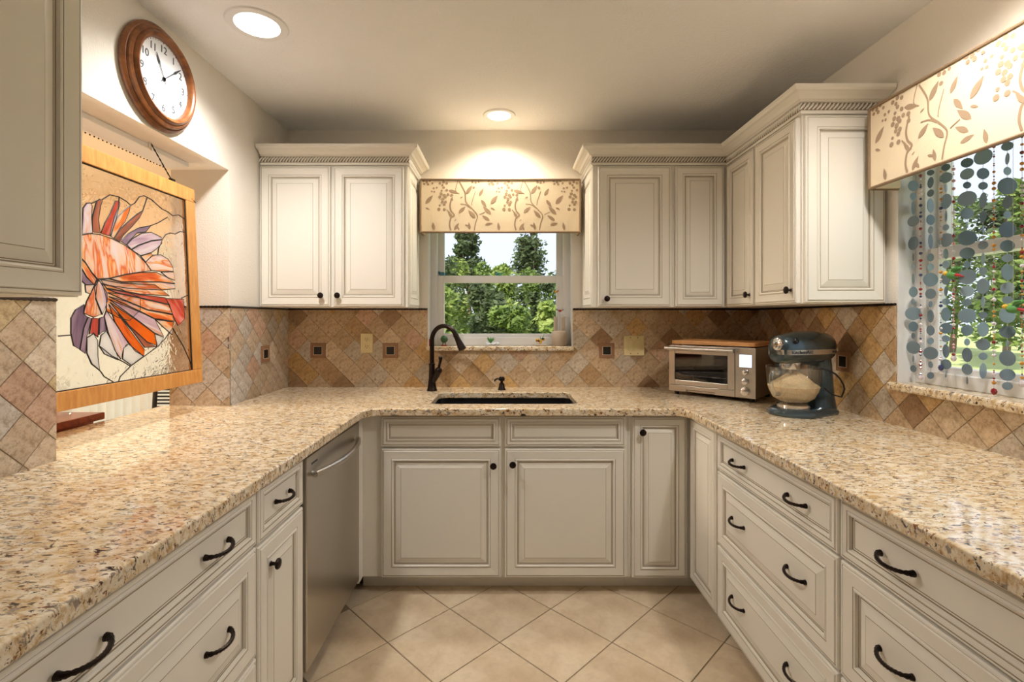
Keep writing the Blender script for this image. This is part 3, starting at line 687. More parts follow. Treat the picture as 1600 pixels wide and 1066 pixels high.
SG = {'or': [(.30, C(218, 110, 56)), (.44, C(242, 158, 84)), (.52, C(250, 222, 180)), (.60, C(246, 236, 236)), (.70, C(238, 150, 84))],
      'st': [(.30, C(246, 240, 244)), (.44, C(246, 226, 206)), (.50, C(232, 140, 84)), (.55, C(248, 204, 140)), (.62, C(246, 240, 242)), (.72, C(222, 120, 80))],
      'rd': [(.3, C(188, 70, 58)), (.5, C(222, 110, 84)), (.75, C(240, 190, 180))],
      'li': [(.3, C(196, 168, 192)), (.45, C(228, 210, 224)), (.56, C(244, 240, 246)), (.7, C(236, 190, 160))],
      'pu': [(.3, C(146, 122, 150)), (.5, C(188, 164, 186)), (.7, C(222, 206, 222))],
      'br': [(.3, C(150, 92, 76)), (.6, C(206, 140, 112)), (.8, C(232, 190, 160))],
      'ho': [(.3, C(226, 110, 24)), (.55, C(244, 150, 50)), (.75, C(214, 96, 30))],
      'wh': [(.3, C(236, 240, 244)), (.7, C(246, 248, 250))]}
for k_, v_ in SG.items(): M['sg_'+k_] = translucent('opal_'+k_, (1, 1, 1, 1), .15, .6, v_, 11)
pieces = [
 ('B', 'or', [(348,152),(450,185),(560,232),(560,300),(500,360),(430,340),(372,306),(372,240)]),
 ('A', 'li', [(-8,345),(20,308),(50,305),(65,330),(60,430),(68,555),(-20,562)]), ('A', 'br', [(105,290),(130,275),(150,285),(135,330),(118,440),(132,555),(70,548),(68,430),(85,360)]),
 ('A', 'rd', [(262,290),(285,287),(282,345),(246,430),(212,580),(140,558),(175,470),(220,390)]), ('A', 'li', [(290,290),(298,310),(270,420),(240,510),(219,580),(216,560),(250,430),(285,345)]),
 ('A', 'or', [(385,325),(375,375),(340,460),(300,510),(245,600),(222,582),(243,510),(275,425),(330,370)]), ('A', 'br', [(490,370),(460,430),(400,500),(320,580),(300,628),(248,602),(303,520),(380,450),(440,400)]),
 ('A', 'pu', [(555,495),(515,545),(440,556),(380,616),(350,652),(305,625),(370,560),(450,515)]), ('A', 'li', [(355,655),(400,605),(480,558),(560,550),(640,590),(652,608),(560,618),(450,656),(393,690)]),
 ('A', 'li', [(397,695),(450,662),(560,624),(650,613),(648,640),(600,690),(560,718),(470,743),(428,717)]),
 ('A', 'st', [(-60,610),(-20,572),(50,560),(130,568),(230,603),(330,653),(430,724),(508,802),(556,870),(470,880),(350,898),(210,932),(112,938),(60,880),(10,800),(-50,740),(-85,680)]),
 ('A', 'or', [(472,748),(560,722),(568,740),(540,768),(512,796)]), ('A', 'st', [(572,741),(640,738),(700,775),(738,840),(742,874),(640,876),(560,868),(513,800),(542,770)]),
 ('A', 'or', [(642,882),(745,880),(755,950),(700,928)]), ('A', 'or', [(214,935),(350,902),(470,885),(600,884),(680,920),(755,975),(640,962),(450,960),(310,962)]),
 ('A', 'st', [(112,942),(205,938),(308,967),(450,964),(640,966),(752,980),(760,1020),(640,1030),(380,1018),(150,985)]),
 ('A', 'st', [(-52,748),(8,806),(58,885),(100,940),(80,985),(20,920),(-40,820)]), ('A', 'pu', [(-42,828),(18,925),(78,985),(10,985),(-45,930)]), ('A', 'or', [(8,990),(82,988),(50,1062),(15,1050)]),
 ('B', 'st', [(322,132),(300,178),(262,255),(246,318),(300,341),(343,325),(310,240)]), ('B', 'li', [(330,134),(374,205),(377,250),(350,325),(314,240),(304,175)]),
 ('B', 'st', [(337,130),(450,152),(640,160),(722,222),(560,212),(370,178)]), ('B', 'rd', [(372,182),(560,216),(698,232),(716,268),(560,232),(430,205)]),
 ('B', 'st', [(380,205),(430,208),(560,236),(716,272),(738,322),(600,298),(480,248)]), ('B', 'or', [(386,226),(480,252),(600,302),(740,328),(744,362),(640,348),(560,308)]),
 ('B', 'li', [(388,242),(560,313),(640,352),(690,448),(640,428),(560,367)]), ('B', 'ho', [(392,258),(560,372),(640,432),(655,498),(600,478),(500,388)]),
 ('B', 'br', [(440,325),(500,392),(600,482),(650,505),(585,508),(520,420)]), ('B', 'ho', [(385,268),(450,345),(583,520),(580,556),(530,528),(470,448),(420,368)]),
 ('B', 'li', [(372,305),(420,373),(490,482),(465,518),(452,572),(420,528),(380,420),(360,335)]), ('B', 'rd', [(702,237),(800,240),(808,350),(770,386),(742,330),(722,270)]),
 ('B', 'or', [(645,354),(742,367),(738,438),(692,398)]), ('B', 'pu', [(248,270),(200,300),(175,345),(175,430),(190,498),(222,518),(243,400),(266,340),(243,320)]),
 ('B', 'pu', [(270,342),(247,400),(226,520),(254,542),(262,450),(288,347)]), ('B', 'rd', [(292,347),(277,436),(300,428),(324,452),(328,347)]),
 ('B', 'pu', [(335,347),(332,438),(350,420),(370,416),(358,338)]), ('B', 'wh', [(264,455),(300,433),(323,470),(324,560),(333,632),(292,600),(264,540)]),
 ('B', 'wh', [(332,500),(342,442),(370,418),(400,472),(430,550),(438,578),(362,545)]), ('B', 'wh', [(462,573),(467,512),(495,490),(558,540),(574,560),(510,606)]), ('B', 'wh', [(640,433),(690,453),(665,500),(652,503)])]
lead = []
for src, col, q in pieces:
    P = (GA if src == 'A' else GB)(q); lead.append(P+[P[0]])
    cu, cv = sum(u for u, v in P)/len(P), sum(v for u, v in P)/len(P)
    sxx = sum((u-cu)**2 for u, v in P); syy = sum((v-cv)**2 for u, v in P); sxy = sum((u-cu)*(v-cv) for u, v in P)
    an = .5*math.atan2(2*sxy, sxx-syy)-PI/2 if len(P) < 14 else .12; ca_, sa_ = math.cos(-an), math.sin(-an)
    o = MB().prism([((u-cu)*ca_-(v-cv)*sa_, (u-cu)*sa_+(v-cv)*ca_) for u, v in P], lambda u, v, w_: (u, v, w_), .003).build('glass_piece', 'sg_'+col, t, loc=(cu, cv, .0012 if lead[1:] else .0004), fix=True, color=(random.random(), random.random(), random.random(), 1)); o.rotation_euler = (0, 0, an)
lead += [GA([(150,278),(215,237),(290,255),(350,290),(390,325),(420,310),(460,255),(500,245),(560,275),(610,320),(650,355),(700,380),(740,412),(790,405),(840,440)]), GA([(555,495),(620,470),(695,425)]), GA([(525,265),(490,370)]), GA([(295,255),(290,290)]), GA([(60,310),(105,290)]),
 GA([(652,610),(680,570),(720,555),(760,565),(800,543),(845,550)]), GB([(740,400),(800,500),(840,590),(850,640)]), GB([(340,640),(360,670),(435,715),(450,670),(510,610),(580,560),(655,505),(700,460),(740,400)]), GB([(332,500),(400,555),(470,590),(505,612)]), GB([(264,540),(290,600),(340,640)]), GB([(790,235),(840,212)]), GB([(105,445),(175,440)]), GA([(650,615),(620,690),(615,735)])]
for P in lead:
    MB().tube([(u, v, .003) for u, v in P], .0022, 5).build('lead_came', 'lead', t)
b = MB(); r0 = .008
for q in ((LW, FW, PW-FW+.002, FW), (LW, PH-FW, PW-FW, PH-FW), (LW, FW, LW, PH-FW), (PW-FW, FW, PW-FW, PH-FW)): b.tube([(q[0], q[1], .004), (q[2], q[3], .004)], .004, 5)
b.build('edge_came', 'lead', t)
# hanging chain from the header
hk = PM @ Vector((PW-.135, PH+.004, 0)); hx = Vector((hk.x-.02, hk.y-.10, OZ1-.004)); fr = PM @ Vector((PW+.004, PH-.06, .012))
t = thing('hanging_chain', 'thin dark chain holding the stained glass panel under the opening header', 'chain')
b = MB()
for p, q in ((hx, hk), (hk, fr)):
    n_ = 16; b.tube([p+(q-p)*i/n_ for i in range(n_+1)], [.0032 if i % 2 else .0018 for i in range(n_+1)], 5)
b.build('links', 'bronze', t); MB().box(hk.x-.008, hk.y-.012, hk.z-.005, hk.x+.008, hk.y+.012, hk.z+.008).build('bracket', 'bronze', t, bev=.002)
MB().tube([hx+Vector((0, -.01, 0)), hx+Vector((0, -.012, -.02)), hx+Vector((0, .004, -.03)), hx], .002, 6).build('hook', 'steel', t)
# header rail of the pass-through
t = thing('blind_headrail', 'white blind headrail fixed under the pass-through header', 'headrail')
MB().box(-1.60, OY0+.004, OZ1-.022, -1.50, OY1-.10, OZ1-.0005).build('rail', 'white', t, bev=.003)
b = MB()
for i in range(40): b.ball((-1.606, OY0+.02+i*.02, OZ1-.026), .0032, 6, 4)
b.build('bead_row', 'bronze', t)

# ------------------------------------------------------------------ dining room things
t = struct(bpy.data.objects.new('window_3', None)); COL.objects.link(t)
b = MB()
for q in ((-4.95, 0, -4.89, 2.03), (-2.16, 0, -2.10, 2.03), (-3.56, 0, -3.48, 2.03), (-4.89, 1.96, -2.16, 2.03), (-4.89, 0, -2.16, .08)): b.box(q[0], DY+.05, q[1], q[2], DY+.10, q[3])
b.build('window_frame', 'white', t)
for q in ((-4.89, -3.56), (-3.48, -2.16)): MB().box(q[0], DY+.072, .08, q[1], DY+.077, 1.96).build('pane', 'glass', t)
t = thing('vertical_blinds', 'white vertical blinds across the dining room window', 'blinds')
MB().box(-4.98, DY-.10, 1.99, -2.06, DY-.03, 2.05).build('headrail', 'white', t)
vb = MB(); P = [(-.0445+.089*i/6, .007*math.sin(PI*i/6)) for i in range(7)]
vb.add([(x, y, z) for z in (.03, 1.99) for x, y in P], [(i, i+1, i+8, i+7) for i in range(6)]); first = vb.build('vane', 'blind', t, smooth=True)
first.location = (-4.93, DY-.065, 0); first.rotation_euler = (0, 0, .55)
for i in range(1, 36):
    o = first.copy(); COL.objects.link(o); o.parent = t; o.location = (-4.93+i*.081, DY-.065, 0)
# cherry console with figurine
t = thing('console_table', 'cherry wood console table just beyond the pass-through counter', 'table', (-1.93, 1.72, 0))
MB().box(-.215, -.62, .915, .215, .36, .945).build('table_top', 'cherry', t, bev=.004)
MB().box(-.19, -.58, .85, .19, .33, .915).build('apron', 'cherry', t)
for sx in (-1, 1):
    for sy in (-.56, .31): MB().tube([(sx*.17, sy, 0), (sx*.17, sy, .85)], [.016, .024], 8).build('leg', 'cherry', t)
t = thing('figurine', 'small gold figurine standing on the cherry console', 'figurine', (-1.86, 1.88, .945))
MB().lathe([(.045, 0), (.045, .01), (.036, .02), (.030, .06), (.018, .095), (.012, .11), (.012, .118)], 18).build('robe', 'gold', t, smooth=True)
MB().ball((0, 0, .135), .018, 12, 8).build('head', 'gold', t, smooth=True)
for s_ in (-1, 1): MB().prism([(0, .06), (s_*.05, .11), (s_*.045, .07), (s_*.02, .04)], lambda u, v, q: (-.01+q, u, v), .006).build('wing', 'gold', t, fix=True)
t = thing('glass_vase', 'clear glass vase beside the gold figurine', 'vase', (-1.84, 2.01, .945))
MB().lathe([(.03, 0), (.034, .004), (.030, .06), (.022, .10), (.028, .15)], 18, caps=False).build('body', 'bowlg', t, smooth=True)
t = thing('dining_chair', 'black ladder-back dining chair in front of the white vertical blinds', 'chair', (-2.86, 4.05, 0))
for sx in (-1, 1):
    MB().tube([(sx*.22, -.21, 0), (sx*.22, -.21, .45)], .018, 8).build('leg', 'black', t)
    MB().tube([(sx*.22, .20, 0), (sx*.22, .20, .45), (sx*.23, .25, .93)], .018, 8).build('back_post', 'black', t)
MB().box(-.24, -.23, .45, .24, .22, .48).build('seat', 'black', t, bev=.01)
for i in range(12): MB().box(-.22, .215+i*.003, .56+i*.030, .22, .228+i*.003, .573+i*.030).build('slat', 'black', t)
t = thing('pendant_lamp', 'warm pendant lamp hanging over the dining room', 'lamp', (-3.2, 2.4, 0))
MB().lathe([(.06, 2.0), (.19, 1.80), (.185, 1.80), (.055, 1.995)], 24, caps=False).build('shade', 'white', t, smooth=True); MB().tube([(0, 0, 2.0), (0, 0, ZC)], .006, 6).build('cord', 'black', t)

# ------------------------------------------------------------------ wall plates
def plate(name, label, x, y, w_, h_):
    t = thing(name, label, 'outlet' if name == 'wall_outlet' else 'switch', (PX(x, YB), YB-.0005, PZ(y, YB)))
    MB().box(-w_/2, -.006, -h_/2, w_/2, 0, h_/2).build('cover_plate', 'ivory', t, bev=.003); return t
t = plate('wall_outlet', 'ivory duplex outlet on the tile between two dark accent tiles', 573.5, 536.5, .078, .122)
for s_ in (-1, 1):
    o = MB().box(-.017, -.0075, s_*.022-.014, .017, -.006, s_*.022+.014).build('receptacle', 'ivory', t, bev=.004)
    MB().box(-.008, -.0081, s_*.022-.001, -.005, -.0075, s_*.022+.008).box(.005, -.0081, s_*.022-.001, .008, -.0075, s_*.022+.008).box(-.002, -.0081, s_*.022-.010, .002, -.0075, s_*.022-.005).build('slots', 'slot', o)  # raised bars, coloured dark to stand for shade inside the slot holes
for z in (-.048, 0, .048): MB().lathe([(.003, 0), (.003, .0012), (1e-5, .0014)], 8, Matrix.Translation((0, -.006, z)) @ Matrix.Rotation(PI/2, 4, 'X')).build('screw', 'ivory', t)
t = plate('light_switch', 'ivory double rocker switch plate on the tile near the toaster oven', 990.5, 540, .128, .126)
for s_ in (-1, 1):
    o = MB().box(s_*.023-.0165, -.0085, -.034, s_*.023+.0165, -.006, .034).build('rocker', 'ivory', t, bev=.002)
    for z in (-.05, .05): MB().lathe([(.003, 0), (.003, .0012), (1e-5, .0014)], 8, Matrix.Translation((s_*.023, -.006, z)) @ Matrix.Rotation(PI/2, 4, 'X')).build('screw', 'slot', t)

# ------------------------------------------------------------------ faucet and soap pump
t = thing('kitchen_faucet', 'dark bronze gooseneck pull-down faucet behind the sink', 'faucet', (PX(675, 2.905), 2.905, CT), -.45)
MB().lathe([(.031, 0), (.031, .006), (.028, .010), (.024, .035), (.0195, .075), (.0175, .12), (.0175, .150), (.019, .152), (.019, .160), (.0155, .163)], 20).build('body', 'bronze', t, smooth=True)
pts = [(0, 0, .16), (0, 0, .30)]
for i in range(1, 15):
    a = PI*i/15*.93; pts.append((.086-.086*math.cos(a), 0, .30+.086*math.sin(a)))
o = MB().tube(pts, .0135, 14).build('gooseneck', 'bronze', t, smooth=True)
e = Vector(pts[-1]); d = (e-Vector(pts[-2])).normalized()
MB().tube([e, e+d*.012, e+d*.014, e+d*.05, e+d*.095, e+d*.098], [.0165, .0165, .0155, .0185, .0235, .020], 16).build('spray_head', 'bronze', t, smooth=True)
MB().box(e.x+.013, -.006, e.z-.075, e.x+.026, .006, e.z-.045).build('spray_button', 'black', t, bev=.003)
MB().tube([(.008, 0, .055), (.030, -.004, .088), (.050, -.008, .118)], [.017, .019, .021], 14).ball((.053, -.009, .122), .0215, 14, 8).build('valve', 'bronze', t, smooth=True)
MB().tube([(.056, -.010, .138), (.062, -.012, .160), (.070, -.014, .185), (.070, -.014, .202), (.071, -.014, .206)], [.009, .0075, .0095, .0125, .010], 12).build('lever', 'bronze', t, smooth=True)
t = thing('soap_dispenser', 'short dark bronze soap pump behind the sink', 'soap pump', (PX(784, 2.93), 2.93, CT), .4)
MB().lathe([(.024, 0), (.024, .005), (.019, .012), (.016, .035), (.013, .040), (.008, .042), (.008, .052), (.017, .056), (.019, .070), (.014, .078), (1e-5, .08)], 18).build('pump', 'bronze', t, smooth=True)
MB().tube([(0, 0, .066), (-.03, 0, .068), (-.044, 0, .062), (-.046, 0, .052)], [.006, .006, .0055, .005], 8).build('nozzle', 'bronze', t, smooth=True)

# ------------------------------------------------------------------ toaster oven, board
ov = thing('toaster_oven', 'stainless steel toaster oven with a glass door set diagonally in the corner', 'toaster oven', (PX(1045, 2.776), 2.776, CT), math.radians(-44.3))
OW, OH, OD, Z0 = .462, .258, .315, .022
MB().box(.004, .012, Z0, OW-.004, OD, Z0+.008).box(.004, .012, Z0+OH-.008, OW-.004, OD, Z0+OH).box(.004, OD-.008, Z0+.008, OW-.004, OD, Z0+OH-.008).box(.004, .012, Z0+.008, .012, OD-.008, Z0+OH-.008).box(.352, .012, Z0+.008, OW-.004, OD-.008, Z0+OH-.008).build('housing', 'steel', ov)
MB().box(.012, .014, Z0+.009, .35, .016, Z0+.03).build('cavity_sill', 'black', ov)
MB().box(.0125, .02, Z0+.0085, .3515, OD-.0085, Z0+.012).box(.0125, OD-.012, Z0+.012, .3515, OD-.0085, Z0+OH-.009).build('cavity_liner', 'liner', ov)
b = MB()
dz0, dz1 = Z0+.035, Z0+OH-.004
b.box(0, 0, dz0, .036, .012, dz1).box(.324, 0, dz0, .360, .012, dz1).box(.036, 0, dz0, .324, .012, dz0+.028).box(.036, 0, dz1-.042, .324, .012, dz1)
d = b.build('door', 'steel', ov, bev=.002)
MB().box(.034, .004, dz0+.026, .326, .008, dz1-.04).build('door_glass', 'oglass', d)
b = MB().tube([(-.004, -.034, dz1-.013), (.364, -.034, dz1-.013)], .0095, 12)
h_ = b.build('handle', 'steel', d, smooth=True)
for x in (.006, .354): MB().tube([(x-.012, -.034, dz1-.013), (x+.012, -.034, dz1-.013)], .0118, 12).tube([(x, -.034, dz1-.013), (x, .002, dz1-.013)], .008, 8).build('handle_mount', 'steel', h_, smooth=True)
b = MB().box(0, 0, Z0, .10, .012, dz0-.002).box(.10, 0, Z0+.012, .26, .012, dz0-.002).box(.26, 0, Z0, .360, .012, dz0-.002); b.build('crumb_tray', 'steel', ov, bev=.001)
MB().box(.362, .001, Z0, OW, .012, Z0+OH).build('control_panel', 'steel', ov, bev=.002)
MB().box(.383, -.0005, Z0+.158, .443, .001, Z0+.222).build('display', 'lcd', ov, bev=.0005)
for z, r_ in ((.132, .0125), (.086, .016), (.035, .021)):
    MB().lathe([(r_*1.1, 0), (r_*1.1, .003), (r_, .004), (r_*.94, .018), (r_*.7, .020), (1e-5, .020)], 20, Matrix.Translation((.413, .001, Z0+z)) @ Matrix.Rotation(PI/2, 4, 'X')).build('knob', 'chrome', ov, smooth=True)
b = MB()
for i in range(13): b.tube([(.016+i*.0275, .03, Z0+.088), (.016+i*.0275, OD-.02, Z0+.088)], .0015, 5)
for y in (.03, .15, OD-.02): b.tube([(.013, y, Z0+.088), (.351, y, Z0+.088)], .002, 5)
b.build('wire_rack', 'chrome', ov)
MB().add([(.03, .04, Z0+.115), (.335, .04, Z0+.115), (.335, .26, Z0+.115), (.03, .26, Z0+.115), (.045, .055, Z0+.094), (.32, .055, Z0+.094), (.32, .245, Z0+.094), (.045, .245, Z0+.094)], [(0, 1, 5, 4), (1, 2, 6, 5), (2, 3, 7, 6), (3, 0, 4, 7), (4, 5, 6, 7)]).build('baking_pan', 'steel', ov)
for x in (.03, OW-.03):
    for y in (.04, OD-.03): MB().lathe([(.012, 0), (.015, Z0)], 10, Matrix.Translation((x, y, 0))).build('foot', 'black', ov)
bo = MB().prism(round_poly([(.012, .0), (.468, .0), (.468, .30), (.012, .30)], {0: .02, 1: .02, 2: .02, 3: .02}), lambda u, v, q: (u, v, q), .020).build('cutting_board', 'board', bev=.003, fix=True)
bo.matrix_world = Matrix.Translation((ov.location.x, ov.location.y, CT+Z0+OH+.006)) @ Matrix.Rotation(math.radians(-44.3), 4, 'Z'); tag(bo, 'light wooden cutting board lying on top of the toaster oven', 'cutting board')
for x, y in ((.05, .04), (.43, .04), (.05, .26), (.43, .26)): MB().lathe([(.008, -.006), (.008, .001)], 8, Matrix.Translation((x, y, 0))).build('rubber_foot', 'black', bo)

# ------------------------------------------------------------------ stand mixer
mx = thing('stand_mixer', 'dark blue-grey stand mixer with a glass bowl in the counter corner', 'mixer', (1.345, 2.205, CT), math.radians(199))
P = [(.055+.108*math.cos(a), .108*math.sin(a)) for a in [math.radians(q) for q in range(-100, 101, 10)]]+[(-.06, .085), (-.12, .078), (-.155, .055), (-.165, 0), (-.155, -.055), (-.12, -.078), (-.06, -.085)]
def loft(secs):
    b = MB(); n_ = len(secs[0]); b.add(sum(secs, []), [(i*n_+k_, i*n_+(k_+1) % n_, (i+1)*n_+(k_+1) % n_, (i+1)*n_+k_) for i in range(len(secs)-1) for k_ in range(n_)]+[tuple(range(n_-1, -1, -1)), tuple((len(secs)-1)*n_+k_ for k_ in range(n_))]); return b
sc = lambda s_, z: [(x*s_+.0*(1-s_), y*s_, z) for x, y in P]
loft([sc(.98, 0), sc(1.0, .006), sc(1.0, .012), sc(.93, .022), sc(.82, .032)]).build('base', 'navy', mx, smooth=True)
def sup(cx, cy, cz_, a_, b_, axis, n_=24, e=2.6):
    out = []
    for k_ in range(n_):
        th = 2*PI*k_/n_; c_, s_ = math.cos(th), math.sin(th); u = a_*math.copysign(abs(c_)**(2/e), c_); v = b_*math.copysign(abs(s_)**(2/e), s_)
        out.append((cx+u, cy+v, cz_) if axis == 'z' else (cx, cy+u, cz_+v))
    return out
loft([sup(-.095, 0, .022, .066, .068, 'z'), sup(-.105, 0, .08, .046, .056, 'z'), sup(-.108, 0, .16, .038, .050, 'z'), sup(-.098, 0, .22, .042, .050, 'z'), sup(-.085, 0, .262, .052, .050, 'z')]).build('column', 'navy', mx, smooth=True)
hs = [(-.163, .012, .300, .016), (-.158, .034, .300, .042), (-.145, .050, .299, .058), (-.115, .062, .298, .069), (-.06, .069, .297, .076), (.0, .070, .297, .077), (.06, .068, .296, .074), (.11, .062, .294, .068), (.14, .054, .292, .061), (.155, .046, .291, .054), (.160, .034, .290, .042)]
loft([sup(x, 0, z, a_, b_, 'x', 28, 2.3) for x, a_, z, b_ in hs]).build('head', 'navy', mx, smooth=True)
def hw(x):
    for (x0, a0, _, _), (x1, a1, _, _) in zip(hs, hs[1:]):
        if x0 <= x <= x1: return a0+(a1-a0)*(x-x0)/(x1-x0)
    return hs[-1][1]
b = MB(); xs = [-.15+.31*i/24 for i in range(25)]; st_ = [(x, hw(x)*1.0+.0025) for x in xs]; loop = st_+[(x, -y) for x, y in reversed(st_)]; n_ = len(loop)
b.add([(x, y, z) for z in (.272, .294) for x, y in loop], [(k_, (k_+1) % n_, n_+(k_+1) % n_, n_+k_) for k_ in range(n_)]); b.build('trim_band', 'steel', mx, smooth=True)
MB().lathe([(.024, 0), (.027, .004), (.027, .018), (.022, .021), (.006, .022), (1e-5, .022)], 24, Matrix.Translation((.150, .012, .318)) @ Matrix.Rotation(PI/2, 4, 'Y')).build('hub_cap', 'chrome', mx, smooth=True)
MB().lathe([(.012, 0), (.012, .014), (.008, .017), (1e-5, .017)], 14, Matrix.Translation((.112, .052, .330)) @ Matrix.Rotation(-1.2, 4, 'X')).build('hub_knob', 'black', mx, smooth=True)
MB().lathe([(.040, .206), (.042, .215), (.042, .235)], 24, Matrix.Translation((.075, 0, 0))).build('beater_collar', 'chrome', mx, smooth=True)
MB().tube([(.075, 0, .215), (.075, 0, .17)], .007, 8).build('beater_shaft', 'chrome', mx)
ang = math.atan2(hw(.13)-hw(.04), .09)
text('KitchenAid', .0235, 'ink', mx, Matrix.Translation((.085, hw(.085)+.0042, .283)) @ Matrix.Rotation(PI+ang, 4, 'Z') @ Matrix.Rotation(PI/2, 4, 'X'), 'lettering')
text('Artisan', .014, 'ink', mx, Matrix.Translation((-.10, hw(-.10)+.0042, .283)) @ Matrix.Rotation(PI-.15, 4, 'Z') @ Matrix.Rotation(PI/2, 4, 'X'), 'lettering')
bt = Matrix.Translation((.058, 0, 0))
MB().lathe([(.060, .028), (.066, .032), (.066, .046), (.058, .052)], 28, bt).build('bowl_clamp', 'chrome', mx, smooth=True)
o = MB().lathe([(.055, .052), (.060, .056), (.085, .075), (.100, .105), (.107, .15), (.110, .212), (.113, .216), (.110, .216), (.105, .15), (.098, .107), (.083, .078), (.055, .060), (1e-5, .058)], 36, bt, caps=False).build('bowl', 'bowlg', mx, smooth=True)
th = math.radians(199); hd = Vector((math.cos(math.radians(205)-th), math.sin(math.radians(205)-th)))
B_ = Vector((.058, 0))
P3 = lambda r_, z: (B_.x+hd.x*r_, B_.y+hd.y*r_, z)
MB().tube([P3(.106, .190), P3(.135, .198), P3(.150, .182), P3(.146, .135), P3(.125, .098), P3(.098, .098)], [.010, .010, .009, .009, .009, .010], 10).build('bowl_handle', 'handleg', o, smooth=True)
rng = random.Random(5); ob = MB().lathe([(.056, .061), (.082, .079), (.097, .107), (.102, .128), (.092, .136), (.082, .143), (.07, .152), (.058, .161), (.045, .172), (.03, .182), (.015, .190), (1e-5, .192)], 48, bt)
ob.v = [(x+rng.uniform(-.002, .002)-.10*max(0, z-.13), y+rng.uniform(-.002, .002), z+(rng.uniform(-.0025, .0025) if z > .13 else 0)) for x, y, z in ob.v]
ob.build('oats', 'oats', mx)
wi = Matrix.Rotation(-th, 4, 'Z'); lw = lambda x, y, z: tuple(wi @ Vector((x-1.345, y-2.205, 0))+Vector((0, 0, z)))
MB().tube([lw(1.335, 2.12, .21), lw(1.37, 2.11, .212), lw(1.40, 2.11, .205), lw(1.43, 2.113, .19), lw(1.455, 2.12, .168), lw(1.475, 2.128, .142), lw(1.485, 2.135, .12), lw(1.475, 2.14, .085), lw(1.44, 2.15, .095), lw(1.41, 2.16, .125)], .0038, 8).build('power_cord', 'black', mx, smooth=True)

# ------------------------------------------------------------------ sill ornaments
YS = PB+.02
def sx_(px): return PX(px, YS)
t = thing('ceramic_vase', 'beige stoneware vase with a slotted neck on the sink window sill', 'vase', (sx_(874), YS, SZ))
MB().lathe([(.040, 0), (.047, .012), (.052, .05), (.050, .080), (.046, .090), (.036, .094)], 24).build('belly', 'vase', t, smooth=True)
for s_ in (-1, 1): MB().box(s_*.012, -.012, .088, s_*.036, .012, .185).build('neck_post', 'vase', t, bev=.006)
MB().box(-.036, -.012, .088, .036, .012, .098).build('shoulder', 'vase', t, bev=.004)
t = thing('dragonfly_pick', 'red dragonfly ornament on wire above the stoneware vase', 'ornament', (sx_(874), YS, SZ+.096))
MB().tube([(0, 0, -.002), (.004, 0, .06), (.002, 0, .118)], .0012, 5).tube([(.004, 0, .075), (.02, 0, .085), (.026, 0, .105), (.012, 0, .10)], .001, 5).build('wire', 'steel', t)
MB().ball((.004, 0, .125), .007, 8, 6, sc=(1.5, 1, 1)).build('body', 'red', t, smooth=True)
for s_ in (-1, 1): MB().prism([(0, 0), (s_*.022, .012), (s_*.026, .004), (s_*.006, -.006)], lambda u, v, q: (.004+u, q, .127+v), .001).build('wing', 'steel', t, fix=True)
t = thing('flower_figurine', 'yellow flower figurine on a low wooden base on the sill', 'figurine', (sx_(845), YS, SZ))
MB().box(-.035, -.015, 0, .038, .015, .008).build('base', 'vase', t, bev=.003)
rng = random.Random(3)
for i in range(9):
    a = rng.uniform(0, 6.28); MB().ball((rng.uniform(-.024, .022), rng.uniform(-.01, .01), .016+rng.uniform(0, .03)), .0085, 7, 5, sc=(1.3, .8, .8)).build('petal', ['yellow', 'yellow', 'black'][i % 3], t, smooth=True)
MB().tube([(.005, 0, .04), (.018, 0, .062), (.022, 0, .075)], [.003, .002, .001], 5).tube([(0, 0, .04), (-.004, 0, .06)], [.003, .001], 5).build('stems', 'green', t)
t = thing('potted_succulent', 'green succulent on a heap of pale blue pebbles on the sill', 'plant', (sx_(768), YS, SZ))
rng = random.Random(9)
for i in range(16): MB().ball((rng.uniform(-.038, .052), rng.uniform(-.012, .012), .008+rng.uniform(0, .012)), .0085, 7, 5, sc=(1.2, 1, .9)).build('pebble', 'soil', t, smooth=True)
for i in range(11):
    a = 2*PI*i/11; MB().tube([(-.005, 0, .018), (-.005+.012*math.cos(a), .008*math.sin(a), .034), (-.005+.024*math.cos(a), .012*math.sin(a), .046+.012*(i % 2))], [.003, .005, .0008], 6).build('leaf', 'green', t, smooth=True)
t = thing('frog_ornament', 'round dark green figurine on a red foot on the sill behind the faucet', 'figurine', (sx_(694), YS, SZ))
MB().box(-.02, -.01, 0, .02, .01, .006).build('foot', 'red', t, bev=.002)
for s_ in (-1, 1): MB().tube([(s_*.009, 0, .005), (s_*.008, 0, .024)], .003, 6).build('leg', 'dgreen', t)
MB().ball((0, 0, .042), .024, 14, 10).build('body', 'dgreen', t, smooth=True)
t = thing('small_bottle', 'small red bottle on the sill behind the gooseneck faucet', 'bottle', (sx_(671.5), YS, SZ))
MB().lathe([(.009, 0), (.0095, .003), (.0095, .034), (.005, .040), (.005, .044)], 14).build('body', 'red', t, smooth=True); MB().lathe([(.0058, .043), (.0058, .052), (1e-5, .0525)], 12).build('cap', 'white', t, smooth=True)
zl = PZ(436, 3.15)+.022
for i, (px, lb) in enumerate(((691, 'teal glass bird on the corner of the window meeting rail'), (779, 'pale teal glass bird at the middle of the window meeting rail'))):
    t = thing('glass_bird', lb, 'ornament', (PX(px, PB+.10), PB+.10, wd.location.z+PZ(436, 3.15)-SZ-.02+.04))
    MB().ball((0, 0, .012), .016, 12, 8, sc=(1.5, .7, .8)).build('body', 'teal', t, smooth=True); MB().ball((-.02, 0, .022), .008, 8, 6).build('head', 'teal', t, smooth=True)
    MB().tube([(.018, 0, .014), (.036, 0, .022)], [.006, .002], 6).build('tail', 'teal', t, smooth=True)
